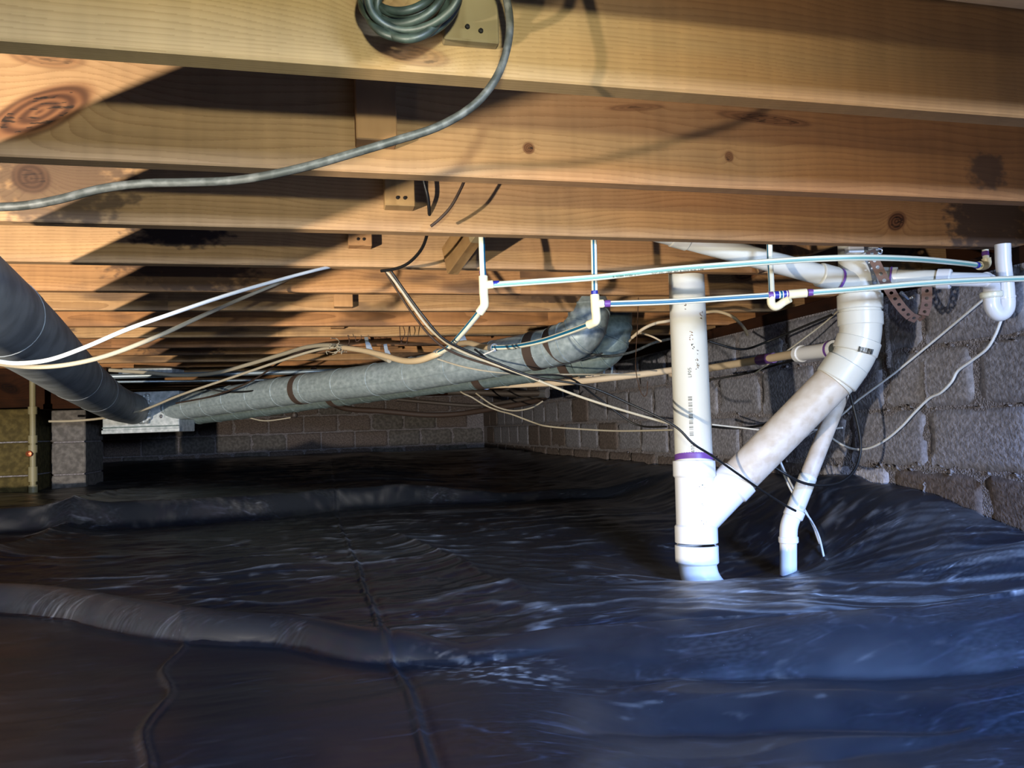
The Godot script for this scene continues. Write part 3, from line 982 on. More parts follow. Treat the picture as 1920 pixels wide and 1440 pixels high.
func build_left() -> void:
	var a := on_depth(96, 800, 5.35)
	var b := on_depth(160, 800, 5.35)
	pier("block_pier", "grey concrete block pier standing left of the sheet-metal box", a.x, b.x, 5.35, 5.75, CY + 0.2, CY - 0.33, [M.block_pier])
	var c := on_depth(-120, 800, 5.2)
	var e := on_depth(56, 800, 5.2)
	pier("block_pier", "olive-stained block pier at the edge of view behind the cream riser", c.x, e.x, 5.2, 5.6, CY + 0.21, CY - 0.36, [M.block_olive])
	solo("girder", board(XL, b.x + 0.12, CY + JB - 0.001, 0.255, -5.36, 0.3, 0.0, 2.4), M.dark_wood, "dark built-up timber girder resting on the block piers", "girder")
	# cream riser with fittings
	var r0 := on_depth(61, 700, 5.12)
	var r1 := on_depth(62, 925, 5.12)
	var t := thing("riser_pipe", "cream riser pipe with stubby fittings in front of the olive pier", "pipe", r1)
	part("pipe", tube([r0, r1], 0.017, 14), M.cream_pipe, t)
	for f in [0.28, 0.52, 0.6, 0.78, 0.84, 0.93]:
		var p := r0.lerp(r1, f)
		part("fitting", lathe(p, p + Vector3.DOWN, [0.0, 0.017, 0.0, 0.025, 0.045, 0.025, 0.045, 0.017], 12), M.cream_pipe, t)
	var cp := r0.lerp(r1, 0.67)
	part("copper_valve", lathe(cp + Vector3(-0.01, 0, 0.02), cp + Vector3(-0.01, 0, 0.05), [0.0, 0.0, 0.0, 0.02, 0.02, 0.016, 0.024, 0.0], 12), M.copper, t, "copper valve knob")
	# the big wrapped duct coming down the left side
	var pts := [Vector3(-0.394, CY + 0.339, 0.2), Vector3(-0.62, CY + 0.31, -1.267), P(41, 625, 2.02), P(140, 705, 3.02), P(209, 752, 4.14), P(250, 767, 4.85)]
	var sm := smooth(pts, 8)
	var rad := []
	for i in sm.size(): rad.append(0.0965)
	var dt := thing("wrapped_duct", "large round dark grey duct slanting down from the upper edge to the sheet-metal box", "duct", pts[2])
	part("duct_pipe", tube(sm, rad, 40), M.duct_wrap, dt)
	for f in [[1.75, 0.098, 0.08], [3.05, 0.0975, 0.012], [3.6, 0.0975, 0.012]]:
		var seg := int(f[0])
		var q0: Vector3 = sm[mini(int(f[0] * 8.0), sm.size() - 2)]
		var q1: Vector3 = sm[mini(int(f[0] * 8.0) + 1, sm.size() - 1)]
		var dir := (q1 - q0).normalized()
		part("seam_band", lathe(q0 - dir * f[2] * 0.5, q0 + dir, [0.0, 0.096, 0.0, f[1], f[2], f[1], f[2], 0.096], 40), M.duct_wrap, dt)
	# plenum box the ducts join
	var z := 4.88
	var b0 := P(192, 812, z)
	var b1 := P(336, 808, z)
	var wv := (b1 - b0)
	wv.y = 0
	var tp := thing("plenum_box", "small shiny sheet-metal box where the round ducts meet", "duct box", (b0 + b1) / 2)
	var h := 0.26
	var xb := Transform3D(Basis(wv.normalized(), Vector3.UP, wv.normalized().cross(Vector3.UP).normalized()), (b0 + b1) / 2 + Vector3(0, h / 2 - 0.005, 0))
	xb.origin -= xb.basis.z * 0.12
	part("box_body", box(Vector3(wv.length(), h, 0.24), 0.004, xb), M.tin, tp)
	var lip := xb
	lip.origin += xb.basis.y * (-h / 2 + 0.012) + xb.basis.z * 0.123
	part("bottom_flange", box(Vector3(wv.length() + 0.008, 0.024, 0.01), 0.003, lip), M.tin, tp)
	lip.origin += xb.basis.y * 0.026
	part("fold_seam", tube([lip.origin - xb.basis.x * wv.length() / 2, lip.origin + xb.basis.x * wv.length() / 2], 0.004, 8), M.galvanised_dull, tp)
	for f in [[-0.02, 0.09, 0.02], [0.13, 0.1, 0.012], [0.05, 0.2, 0.016]]:
		var p: Vector3 = xb.origin + xb.basis.x * f[0] + xb.basis.y * (f[1] - h / 2) + xb.basis.z * 0.119
		part("fixing_clip", lathe(p, p + xb.basis.z, [0.0, f[2], 0.004, f[2], 0.008, f[2] * 0.6, 0.009, 0.0], 14), M.chrome, tp)
	# foil-like mastic where the ducts enter
	var foil := []
	var r := RandomNumberGenerator.new()
	r.seed = 4
	for k in 40:
		var p: Vector3 = P(r.randf_range(262, 280), r.randf_range(742, 792), z - 0.03)
		foil.append(moved(rock(k % 6), Transform3D(Basis.from_euler(Vector3(r.randf(), r.randf(), r.randf())) * Basis.from_scale(Vector3(0.014, 0.018, 0.006)), p)))
	var fm := part("foil_tape", join(foil), M.tin, tp)
	# long metal strips of ductwork above the box, under the joists
	for q in [[205, 706, 700, 694, 4.75, 0.016, "galv_pipe", "lower grey conduit running under the far joists past the sheet-metal box"], [212, 716, 560, 712, 4.8, 0.008, "galv_pipe", "thin metal rod just below the grey conduit over the sheet-metal box"]]:
		solo("metal_conduit", tube([P(q[0], q[1], q[4]), P(q[2], q[3], q[4] + 0.5)], q[5], 10), M[q[6]], q[7], "conduit")
	var dd := P(215, 700, 5.3)
	var de := P(334, 698, 5.3)
	solo("rectangular_duct", box(Vector3(dd.distance_to(de), 0.05, 0.2), 0.004, xf_along(dd, de)), M.tin, "flat bright metal duct end tucked under the far joists above the box", "duct")


# ---------------------------------------------------------------- galvanised ducts in the middle
func spiral_duct(called: String, label: String, pts: Array, r: float, mat: Material, elbow: Array, bands: Array) -> void:
	var t := thing(called, label, "duct", pts[1])
	var sm := smooth(pts, 14)
	part("duct_pipe", tube(sm, r, 36), mat, t)
	# beads of the rolled seams
	var rings := []
	var total := sm.size()
	for i in range(3, total - 2, 4):
		var a: Vector3 = sm[i]
		var d: Vector3 = (sm[i + 1] - a).normalized()
		rings.append(lathe(a, a + d, [0.0, r - 0.001, 0.002, r + 0.0022, 0.005, r + 0.0022, 0.007, r - 0.001], 30))
	part("rolled_seams", join(rings), mat, t).set_meta("kind", "stuff")
	# lengthwise lock seam on the side facing the camera
	var f := frames(sm)
	var seam := []
	for i in sm.size():
		var side: Vector3 = f[i][1]
		var to: Vector3 = (cam.origin - sm[i]).normalized()
		to = (to - f[i][0] * to.dot(f[i][0])).normalized()
		seam.append(sm[i] + to.rotated(f[i][0], 0.25) * r)
	part("lock_seam", tube(seam, 0.003, 6), mat, t)
	for b in bands:
		var i := int(b * (total - 1))
		var a: Vector3 = sm[i]
		var d: Vector3 = (sm[mini(i + 1, total - 1)] - sm[maxi(i - 1, 0)]).normalized()
		part("band", lathe(a - d * 0.022, a + d, [0.0, r, 0.0, r + 0.004, 0.044, r + 0.004, 0.044, r], 36), M.brown_band, t, "brown strap round the duct")
	# gored elbow turning up into the floor
	var e := smooth(elbow, 6)
	var el := part("elbow", tube(e, r + 0.003, 36), mat, t)
	for i in range(3, e.size() - 3, 5):
		part("gore_seam", lathe(e[i], e[i + 1], [0.0, r + 0.002, 0.002, r + 0.0065, 0.008, r + 0.0065, 0.01, r + 0.002], 30), mat, el)


func build_ducts() -> void:
	spiral_duct("round_duct", "front galvanised round duct with brown straps, its elbow just behind a blue-striped pipe", pathz([285, 770, 5.05, 385, 756, 4.8, 540, 733, 4.4, 757, 704, 3.82, 1007, 657, 3.35, 1050, 645, 3.28]), 0.083, M.galvanised, pathz([1048, 646, 3.28, 1075, 637, 3.24, 1096, 618, 3.22, 1104, 590, 3.24, 1106, 555, 3.3]), [0.44, 0.81, 0.985])
	spiral_duct("round_duct", "lower galvanised round duct half hidden behind the front one, ending in a dull elbow", pathz([330, 776, 5.3, 440, 763, 5.0, 620, 737, 4.6, 757, 717, 4.2, 960, 690, 3.8, 1085, 671, 3.58]), 0.085, M.galvanised_dull, pathz([1083, 672, 3.58, 1115, 664, 3.54, 1140, 645, 3.52, 1148, 615, 3.54, 1150, 575, 3.6]), [0.42, 0.75, 0.97])


# ---------------------------------------------------------------- white drain pipes
func hub(a: Vector3, dir: Vector3, r: float, len: float, lip := 0.0065) -> ArrayMesh:      # a socket: a wider ring with softened rims
	return lathe(a, a + dir, [0.0, r - 0.002, 0.0, r + lip - 0.0015, 0.0015, r + lip, len - 0.003, r + lip, len, r + lip - 0.002, len + 0.001, r - 0.002], 40)

func build_drain() -> void:
	var R := 0.0572
	# main stack: vertical pipe, wye, coupling, bend into the ground
	var top := P(1283, 430, 2.545)
	var jn := P(1301, 864, 2.365)         # top of the wye
	var t := thing("drain_stack", "tall white four-inch drain pipe standing in a wye fitting with a purple primer ring", "drain pipe", P(1310, 1090, 2.33))
	var main := part("pipe", tube([top, jn + (jn - top).normalized() * 0.04], R, 48, false), M.pvc, t)
	var dv := (jn - top).normalized()
	part("primer_ring", lathe(jn - dv * 0.019, jn, [0.0, R, 0.004, R + 0.0006, 0.019, R + 0.0006], 40), M.primer, t, "purple primer ring")
	var wb := P(1306, 1018, 2.335)        # bottom of the wye
	var wd := (wb - jn).normalized()
	var wl := jn.distance_to(wb)
	var wye := part("wye_fitting", lathe(jn, wb, [0.0, R - 0.003, 0.0, R + 0.0055, 0.002, R + 0.007, 0.046, R + 0.007, 0.052, R + 0.002, wl - 0.056, R + 0.002, wl - 0.05, R + 0.007, wl - 0.002, R + 0.007, wl, R + 0.005, wl, R - 0.003], 44), M.pvc_white, t)
	# its branch, rising to the right
	var br0 := P(1306, 978, 2.345)
	var br1 := P(1381, 900, 2.35)
	var bd := (br1 - br0).normalized()
	part("wye_branch", lathe(br0, br1, [0.02, R - 0.004, 0.03, R + 0.001, br0.distance_to(br1) - 0.036, R + 0.001, br0.distance_to(br1) - 0.03, R + 0.006, br0.distance_to(br1) + 0.012, R + 0.006, br0.distance_to(br1) + 0.014, R - 0.003], 44), M.pvc_white, wye)
	var cp0 := P(1306, 1022, 2.33)
	var cp1 := P(1307, 1056, 2.325)
	part("coupling", lathe(cp0, cp1, [0.0, R - 0.002, 0.0, R + 0.006, 0.002, R + 0.0075, 0.05, R + 0.0075, 0.054, R + 0.005, 0.055, R - 0.002], 44), M.pvc_white, t)
	part("pipe_gap", lathe(wb, cp0 + (cp0 - wb), [0.0, R, wb.distance_to(cp0) + 0.01, R], 40), M.pvc, t)
	part("ground_bend", tube(smooth([P(1307, 1050, 2.325), P(1309, 1068, 2.325), P(1315, 1088, 2.32), P(1328, 1108, 2.31), P(1350, 1130, 2.3)], 5), R, 40, false), M.pvc_white, t)
	# print and dirt on the stack
	var cdir := (cam.origin - top)
	var front := func(f: float, ang: float) -> Transform3D:
		var c := top.lerp(jn, f)
		var o := cam.origin - c
		o = (o - dv * o.dot(dv)).normalized().rotated(dv, ang)
		return Transform3D(Basis(dv, o.cross(dv).normalized(), o), c + o * (R + 0.0004))
	var bars := []
	var r := RandomNumberGenerator.new()
	r.seed = 9
	for k in 34:
		if k % 5 == 4: continue
		var x: Transform3D = front.call(0.755 + 0.0047 * k, 0.06)
		bars.append(box(Vector3(0.0007 + 0.0014 * r.randf(), 0.012, 0.0004), 0.0, x))
	part("barcode", join(bars), M.ink, t, "printed barcode")
	for e in [["4102", 0.958, 0.010], ["LP05", 0.655, 0.010]]:
		var x: Transform3D = front.call(e[1], 0.02)
		var tm := text(e[0], e[2])
		part("printed_number", moved(tm, Transform3D(Basis(-x.basis.x, -x.basis.y, x.basis.z), x.origin)), M.ink, t)
	for e in [[0.41, -0.75, 9, "grime"], [0.37, 0.12, 5, "grime"], [0.50, -0.15, 10, "rust_mark"], [0.615, -0.38, 12, "grime"], [0.55, -0.2, 4, "ink"], [0.56, -0.42, 2, "ink"]]:
		var bits := []
		for k in e[2]:
			var x: Transform3D = front.call(e[0] + r.randfn(0.0, 0.012), e[1] + r.randfn(0.0, 0.06))
			bits.append(moved(rock(k % 6), x.rotated_local(Vector3.BACK, r.randf() * 3.0) * Transform3D(Basis.from_scale(Vector3(0.0035 * r.randf() + 0.001, 0.0012, 0.0004)), Vector3.ZERO)))
		part("grime_flecks", join(bits), M[e[3]], t).set_meta("kind", "stuff")
	# specks on the wye
	var sp := []
	for k in 16:
		var c := jn.lerp(wb, r.randf())
		var o := (cam.origin - c)
		o = (o - wd * o.dot(wd)).normalized().rotated(wd, r.randfn(-0.38, 0.12))
		sp.append(moved(rock(k % 6), Transform3D(Basis.from_scale(Vector3.ONE * (0.0007 + 0.001 * r.randf())), c + o * (R + 0.0025))))
	part("grime_flecks", join(sp), M.ink, t).set_meta("kind", "stuff")

	# second stack: tee at the top, two 45-degree bends, sloping pipe down into the wye
	var s0 := P(1609, 440, 2.31)
	var s1 := P(1612, 560, 2.30)
	var s2 := P(1613, 622, 2.295)
	var s3 := P(1562, 716, 2.31)
	var t2 := thing("drain_branch", "white drain branch with tee and angled elbow sloping down into the tall stack's wye", "drain pipe", s1)
	var sd := (s1 - s0).normalized()
	var sl := s0.distance_to(s1)
	var tee := part("tee_fitting", lathe(s0 - sd * 0.10, s1, [0.0, R, 0.10, R - 0.001, 0.13, R - 0.001, 0.131, R + 0.001, sl + 0.094, R + 0.001], 44), M.pvc, t2)
	# tee side sockets (left, sweeping down; right, level)
	part("tee_socket", tube(smooth([P(1618, 540, 2.30), P(1596, 531, 2.28), P(1572, 525, 2.27), P(1552, 518, 2.265)], 4), 0.034, 28), M.pvc, tee)
	part("tee_socket", tube([P(1612, 520, 2.30), P(1668, 521, 2.24), P(1682, 521, 2.23)], 0.031, 28), M.pvc, tee)
	part("elbow_socket", hub(P(1612, 553, 2.30), sd, R, 0.045), M.pvc, t2)
	part("elbow_body", tube(smooth([P(1612, 570, 2.30), P(1613, 600, 2.297), s2, P(1607, 652, 2.297), P(1592, 682, 2.302), s3], 5), R + 0.002, 44), M.pvc, t2)
	part("elbow_socket", hub(P(1612.5, 586, 2.30), sd, R, 0.040), M.pvc, t2)
	var ed := (s3 - P(1600, 662, 2.298)).normalized()
	part("elbow_socket", hub(P(1611, 636, 2.296), (P(1600, 668, 2.298) - P(1611, 636, 2.296)).normalized(), R, 0.042), M.pvc, t2)
	part("elbow_socket", hub(P(1590, 681, 2.30), ed, R, 0.062, 0.006), M.pvc, t2)
	# product label with bars
	var lc := P(1597, 650, 2.2)
	var lcen := P(1606, 652, 2.297)
	var bars2 := []
	var bx := (P(1614, 653, 2.2) - P(1583, 646, 2.2)).normalized()
	var bz := (cam.origin - lcen).normalized()
	bz = (bz - bx * bz.dot(bx)).normalized()
	for k in 15:
		bars2.append(box(Vector3(0.0009 + 0.0012 * r.randf(), 0.016, 0.0004), 0.0, Transform3D(Basis(bx, bz.cross(bx), bz), lcen + bz * (R + 0.0073) + bx * (-0.021 + 0.003 * k) - bz.cross(bx) * 0.002)))
	part("barcode", join(bars2), M.ink, t2, "small printed barcode on the elbow")
	var dg0 := P(1566, 712, 2.31)
	var dg1 := P(1378, 903, 2.35)
	part("sloping_pipe", tube([dg0, dg1], R - 0.001, 44, false), M.pvc_old, t2, "longer beige-white sloping pipe")
	# left branch pipe, climbing to the left behind the joist
	var t3 := thing("drain_pipe", "white two-inch pipe rising leftwards from the tee and vanishing behind a joist", "drain pipe", P(1545, 517, 2.26))
	part("pipe", tube([P(1545, 517, 2.26), P(1285, 447, 2.16), P(1180, 420, 2.12)], 0.030, 30), M.pvc, t3)
	var pd := (P(1285, 447, 2.16) - P(1545, 517, 2.26)).normalized()
	part("coupling", hub(P(1566, 523, 2.265), pd, 0.030, 0.055, 0.0055), M.pvc, t3)
	part("primer_ring", lathe(P(1574, 526, 2.267), P(1545, 517, 2.26), [0.0, 0.0345, 0.002, 0.0358, 0.006, 0.0358, 0.008, 0.034], 30), M.primer, t3, "purple primer ring")
	part("coupling", hub(P(1290, 448, 2.162), pd, 0.030, 0.05, 0.004), M.pvc, t3)
	# right branch to the trap
	var t4 := thing("drain_pipe", "level white pipe from the tee across to the trap on the wall side", "drain pipe", P(1680, 521, 2.23))
	part("pipe", tube([P(1676, 521, 2.23), P(1770, 523, 2.17)], 0.0245, 26), M.pvc, t4)
	part("coupling", hub(P(1757, 523, 2.175), (P(1850, 524, 2.1) - P(1757, 523, 2.175)).normalized(), 0.0225, 0.035, 0.006), M.pvc_white, t4)
	part("arm", tube([P(1770, 523, 2.17), P(1846, 525, 2.12), P(1856, 528, 2.135)], 0.0195, 26), M.pvc_white, t4)
	part("primer_ring", lathe(P(1668, 521, 2.236), P(1770, 523, 2.17), [0.0, 0.0245, 0.001, 0.0325, 0.005, 0.0325, 0.006, 0.0245], 26), M.primer, t4, "purple primer ring")
	# the trap itself
	var t5 := thing("p_trap", "bright white U-shaped trap hanging by the block wall", "trap", P(1870, 600, 2.15))
	part("trap_bend", tube(smooth([P(1847, 524, 2.12), P(1858, 532, 2.14), P(1859, 552, 2.15), P(1860, 572, 2.15), P(1866, 584, 2.15), P(1874, 588.5, 2.15), P(1883, 584, 2.15), P(1888, 572, 2.15), P(1887, 548, 2.15), P(1885, 525, 2.15)], 6), 0.0212, 30), M.pvc_white, t5)
	part("tail_pipe", tube([P(1885, 528, 2.15), P(1881, 490, 2.15), P(1880, 458, 2.15)], 0.0202, 28), M.pvc_white, t5)
	part("slip_nut", lathe(P(1858, 547, 2.15), P(1859, 560, 2.15), [0.0, 0.02, 0.0, 0.027, 0.003, 0.029, 0.013, 0.029, 0.017, 0.026, 0.018, 0.02], 12), M.cpvc_pipe, t5)
	part("slip_nut", lathe(P(1887, 556, 2.15), P(1888, 563, 2.15), [0.0, 0.02, 0.0, 0.0232, 0.005, 0.0232, 0.006, 0.02], 24), M.pvc_white, t5)
	# the lesser drain at the wall side, bent into the ground
	var t6 := thing("drain_pipe", "slim white drain leaning up from the hollow in the plastic behind the sloping pipe", "drain pipe", P(1478, 1085, 2.42))
	var q0 := P(1578, 735, 2.55)
	var q1 := P(1490, 958, 2.45)
	part("pipe", tube([q0, q1], 0.0262, 26), M.pvc_old, t6)
	var qd := (q1 - q0).normalized()
	part("repair_sleeve", lathe(q0.lerp(q1, 0.715), q1, [0.0, 0.0262, 0.004, 0.0278, 0.12, 0.0278, 0.124, 0.0262], 26), M.pvc, t6)
	part("elbow", tube(smooth([P(1490, 960, 2.45), P(1483, 975, 2.445), P(1479, 990, 2.44), P(1478, 1010, 2.435)], 5), 0.0275, 26), M.pvc_white, t6)
	part("elbow_socket", hub(P(1492, 956, 2.45), (P(1485, 972, 2.447) - P(1492, 956, 2.45)).normalized(), 0.0275, 0.026, 0.004), M.pvc_white, t6)
	part("elbow_socket", hub(P(1478, 1006, 2.435), Vector3.DOWN, 0.0275, 0.02, 0.003), M.pvc_white, t6)
	part("lower_pipe", tube([P(1478, 1010, 2.435), P(1478, 1082, 2.42)], 0.0262, 26), M.pvc_white, t6)
	part("primer_ring", lathe(P(1478, 1078, 2.42), P(1478, 1088, 2.42), [0.0, 0.0262, 0.002, 0.027, 0.009, 0.027, 0.012, 0.026], 26), M.primer, t6, "purple primer ring")
	part("ground_socket", hub(P(1478, 1084, 2.42), Vector3.DOWN, 0.029, 0.08, 0.006), M.brown_strap, t6, "brown ground socket")
	# small condensate-like pipe with cleanout tee entering the elbow
	var t7 := thing("drain_pipe", "thin white pipe with purple couplings entering behind the angled elbow", "drain pipe", P(1430, 674, 3.0))
	part("pipe", tube([P(1258, 702, 3.55), P(1425, 675, 3.05), P(1500, 662, 2.6)], 0.0155, 20), M.conduit, t7)
	part("coupling", lathe(P(1424, 675, 3.04), P(1451, 671, 2.9), [0.0, 0.0155, 0.0, 0.021, 0.06, 0.021, 0.14, 0.019, 0.14, 0.0155], 20), M.primer, t7, "purple-stained coupling")
	var c7 := P(1497, 664, 2.55)
	var e7 := P(1562, 655, 2.36)
	part("cleanout_tee", lathe(c7, e7, [0.0, 0.018, 0.0, 0.028, 0.022, 0.028, 0.024, 0.0235, 0.17, 0.0235, 0.172, 0.028, 0.2, 0.028, 0.2, 0.02], 24), M.pvc_white, t7)
	part("primer_ring", lathe(e7 - (e7 - c7).normalized() * 0.012, e7 + (e7 - c7), [0.0, 0.028, 0.0, 0.029, 0.012, 0.029], 24), M.primer, t7)

func text(s: String, h: float) -> ArrayMesh:
	var tm := TextMesh.new()
	var f := SystemFont.new()
	f.font_names = PackedStringArray(["Droid Sans Mono"])
	tm.font = f
	tm.text = s
	tm.font_size = 32
	tm.pixel_size = h / 24.0
	tm.depth = 0.0003
	tm.curve_step = 2.0
	var st := SurfaceTool.new()
	for k in tm.get_surface_count(): st.append_from(tm, k, Transform3D())
	return st.commit()


# ---------------------------------------------------------------- supply pipes with a blue line
func stripe(p: Array, r: float, w: float, ang: float) -> ArrayMesh:          # a printed line along a pipe, on the side turned to the room's middle
	var v := PackedVector3Array()
	var n := PackedVector3Array()
	var uv := PackedVector2Array()
	var ix := PackedInt32Array()
	var f := frames(p)
	for i in p.size():
		var o: Vector3 = cam.origin - p[i]
		o = (o - f[i][0] * o.dot(f[i][0])).normalized()
		for k in 5:
			var d := o.rotated(f[i][0], ang + (k - 2) * w / 4.0)
			v.append(p[i] + d * (r + 0.0003)); n.append(d); uv.append(Vector2(k, i))
	for i in p.size() - 1:
		for k in 4:
			var a := i * 5 + k
			quad(ix, v, n, a, a + 1, a + 6, a + 5)
	return am(v, n, uv, ix)

func supply(t: Node3D, pts: Array, mat: String, ang := -0.1, w := 0.75) -> void:
	var p := smooth(pts, 6)
	var m := part("pipe", tube(p, 0.0079, 18), M.cpvc_pipe, t)
	part("printed_line", stripe(p, 0.0079, w, ang), M[mat], m, "blue line printed along the pipe")

func sock(a: Vector3, b: Vector3, r := 0.0108) -> ArrayMesh:
	var l := a.distance_to(b)
	return lathe(a, b, [0.0, 0.0079, 0.0, r - 0.001, 0.0015, r, l - 0.0015, r, l, r - 0.001, l, 0.0079], 20)

func print_on(t: Node3D, a: Vector3, b: Vector3, s: String, h: float, low: float) -> void:
	var x := (b - a).normalized()
	var z := (cam.origin - a).normalized()
	z = (z - x * z.dot(x)).normalized()
	part("printed_text", moved(text(s, h), Transform3D(Basis(x, z.cross(x), z), (a + b) / 2 + z * 0.0082 - z.cross(x) * low)), M.ink, t)

func build_supply() -> void:
	# upper line
	var z := 1.96
	var t := thing("supply_pipe", "upper blue-striped cream water pipe crossing in front of both drain stacks", "water pipe", P(915, 535, z))
	supply(t, pathz([925, 534, 1.96, 1010, 528, 1.95, 1120, 520, 1.94, 1250, 506, 1.92, 1400, 494, 1.9, 1520, 486, 1.9, 1620, 483, 1.9, 1720, 486, 2.0, 1800, 493, 2.15, 1838, 498, 2.22]), "teal_line", 0.1, 0.8)
	var ri := pathz([903, 440, 1.99, 904, 480, 1.97, 906, 524, 1.96])
	supply(t, ri, "blue_line", -0.9, 0.8)
	part("primer_ring", lathe(P(905, 508, 1.965), P(906, 518, 1.962), [0.0, 0.0082, 0.001, 0.0086, 0.012, 0.0086, 0.013, 0.008], 18), M.primer, t)
	part("tee_fitting", join([sock(P(906, 517, 1.96), P(907, 552, 1.96), 0.0115), sock(P(906, 535, 1.96), P(925, 533, 1.96))]), M.cpvc, t)
	part("primer_ring", lathe(P(924, 533, 1.96), P(940, 532, 1.96), [0.0, 0.0082, 0.001, 0.0086, 0.016, 0.0086, 0.017, 0.008], 18), M.blue_cement, t)
	part("elbow", tube(smooth([P(907, 551, 1.96), P(908, 562, 1.96), P(908, 572, 1.96), P(904, 579, 1.965), P(899, 586, 1.97)], 4), 0.0112, 18), M.cpvc, t)
	supply(t, pathz([902, 582, 1.97, 870, 621, 2.1, 842, 651, 2.25, 822, 663, 2.35]), "blue_line", 0.75, 0.7)
	part("wall_elbow", tube(smooth([P(1836, 498, 2.22), P(1846, 498, 2.235), P(1850, 493, 2.24), P(1849, 484, 2.24)], 4), 0.0125, 18), M.cpvc, t)
	part("primer_ring", lathe(P(1829, 497, 2.2), P(1838, 498, 2.215), [0.0, 0.008, 0.001, 0.0095, 0.011, 0.0092, 0.012, 0.008], 18), M.blue_cement, t)
	part("stub_pipe", tube([P(1849, 488, 2.24), P(1845, 440, 2.25)], 0.0088, 16), M.cpvc_pipe, t)
	part("primer_ring", lathe(P(1848, 480, 2.24), P(1847, 470, 2.243), [0.0, 0.0088, 0.001, 0.0098, 0.012, 0.0098, 0.013, 0.0088], 18), M.primer, t)
	print_on(t, P(1150, 517, 1.935), P(1190, 513, 1.93), "X 12369 11102 S", 0.0048, 0.003)
	print_on(t, P(1222, 511, 1.925), P(1318, 503, 1.912), "1/2\" CTS  CPVC HOT & COLD BLUE LINE", 0.0046, 0.003)
	var bars := []
	for k in 9:
		var c := P(1196 + k * 2.4, 513 - k * 0.23, 1.93)
		var x := (P(1250, 506, 1.92) - P(1120, 520, 1.94)).normalized()
		var zz := (cam.origin - c).normalized()
		zz = (zz - x * zz.dot(x)).normalized()
		bars.append(box(Vector3(0.0016 if k % 3 else 0.0022, 0.006, 0.0004), 0.0, Transform3D(Basis(x, zz.cross(x), zz), c + zz * 0.0083)))
	part("barcode", join(bars), M.ink, t)
	# lower line
	var t2 := thing("supply_pipe", "lower blue-striped cream water pipe running under the upper one to the wall", "water pipe", P(1120, 570, 2.0))
	supply(t2, pathz([1132, 570, 2.0, 1250, 566, 2.0, 1350, 560, 2.0, 1446, 554, 2.0]), "blue_line", 0.0, 0.9)
	supply(t2, pathz([1516, 549, 1.99, 1620, 541, 1.98, 1720, 532, 1.97, 1820, 526, 1.96, 1925, 522, 1.95, 1960, 521, 1.95]), "teal_line", 0.1, 0.75)
	supply(t2, pathz([1113, 440, 2.02, 1114, 490, 2.01, 1115, 548, 2.0]), "blue_line", 0.1, 0.6)
	part("primer_ring", lathe(P(1114.5, 545, 2.0), P(1115, 553, 2.0), [0.0, 0.0082, 0.001, 0.009, 0.011, 0.009, 0.012, 0.008], 18), M.blue_cement, t2)
	part("tee_fitting", join([sock(P(1115, 552, 2.0), P(1117, 586, 2.0), 0.0118), sock(P(1116, 570, 2.0), P(1132, 569, 2.0))]), M.cpvc, t2)
	part("primer_ring", lathe(P(1133, 569.5, 2.0), P(1146, 569, 2.0), [0.0, 0.0082, 0.001, 0.0092, 0.015, 0.0092, 0.016, 0.008], 18), M.primer, t2)
	part("elbow", tube(smooth([P(1117, 584, 2.0), P(1118, 594, 2.0), P(1117, 602, 2.0), P(1111, 606, 2.01), P(1104, 609, 2.02)], 4), 0.0118, 18), M.cpvc, t2)
	supply(t2, pathz([1106, 608, 2.02, 1060, 625, 2.15, 1010, 641, 2.3, 962, 650, 2.45, 925, 652, 2.55]), "blue_line", 0.25, 0.9)
	for e in [965, 955]:
		part("pen_mark", lathe(P(e, 650.5, 2.455), P(e - 1.5, 650.8, 2.46), [0.0, 0.0079, 0.0, 0.0084, 0.003, 0.0084, 0.003, 0.0079], 16), M.ink, t2)
	# the repaired joint in the lower line, with its drop elbow
	var b0 := P(1440, 554.5, 2.0)
	var b1 := P(1482, 551, 1.995)
	var bc := part("coupling", lathe(b0, b1, [0.0, 0.008, 0.0, 0.0098, 0.056, 0.0098, 0.058, 0.008], 18), M.cpvc_pipe, t2, "coupling smeared with purple and blue cement")
	for e in [[0.0, 0.012, "primer"], [0.016, 0.010, "blue_cement"], [0.030, 0.005, "blue_line"], [0.038, 0.007, "blue_cement"], [0.048, 0.009, "primer"]]:
		part("cement_smear", lathe(b0 + (b1 - b0).normalized() * e[0], b1, [0.0, 0.0097, 0.001, 0.0102, e[1], 0.0102, e[1] + 0.001, 0.0097], 18), M[e[2]], bc)
	part("coupling", lathe(P(1478, 552, 1.995), P(1515, 549, 1.99), [0.0, 0.008, 0.0, 0.0115, 0.046, 0.0115, 0.047, 0.008], 18), M.cpvc, t2)
	part("primer_ring", lathe(P(1514, 549, 1.99), P(1526, 548, 1.99), [0.0, 0.008, 0.0, 0.009, 0.013, 0.009, 0.014, 0.008], 18), M.primer, t2)
	part("drop_elbow", tube(smooth([P(1446, 556, 2.0), P(1446, 568, 2.0), P(1452, 575, 2.0), P(1460, 573, 2.0), P(1470, 566, 2.0), P(1481, 560, 1.99)], 4), 0.0105, 16), M.cpvc, t2)
	supply(t2, pathz([1443, 430, 2.10, 1443, 470, 2.09, 1445, 510, 2.06, 1447, 550, 2.005]), "blue_line", 0.7, 0.5)
	print_on(t2, P(1720, 534, 1.975), P(1745, 532, 1.97), "IIIIII", 0.006, -0.001)
	# end clamps and the hoses that carry on from them
	var t3 := thing("water_hose", "beige flexible hose curving left from the upper line's slanting end", "hose", P(815, 666, 2.36))
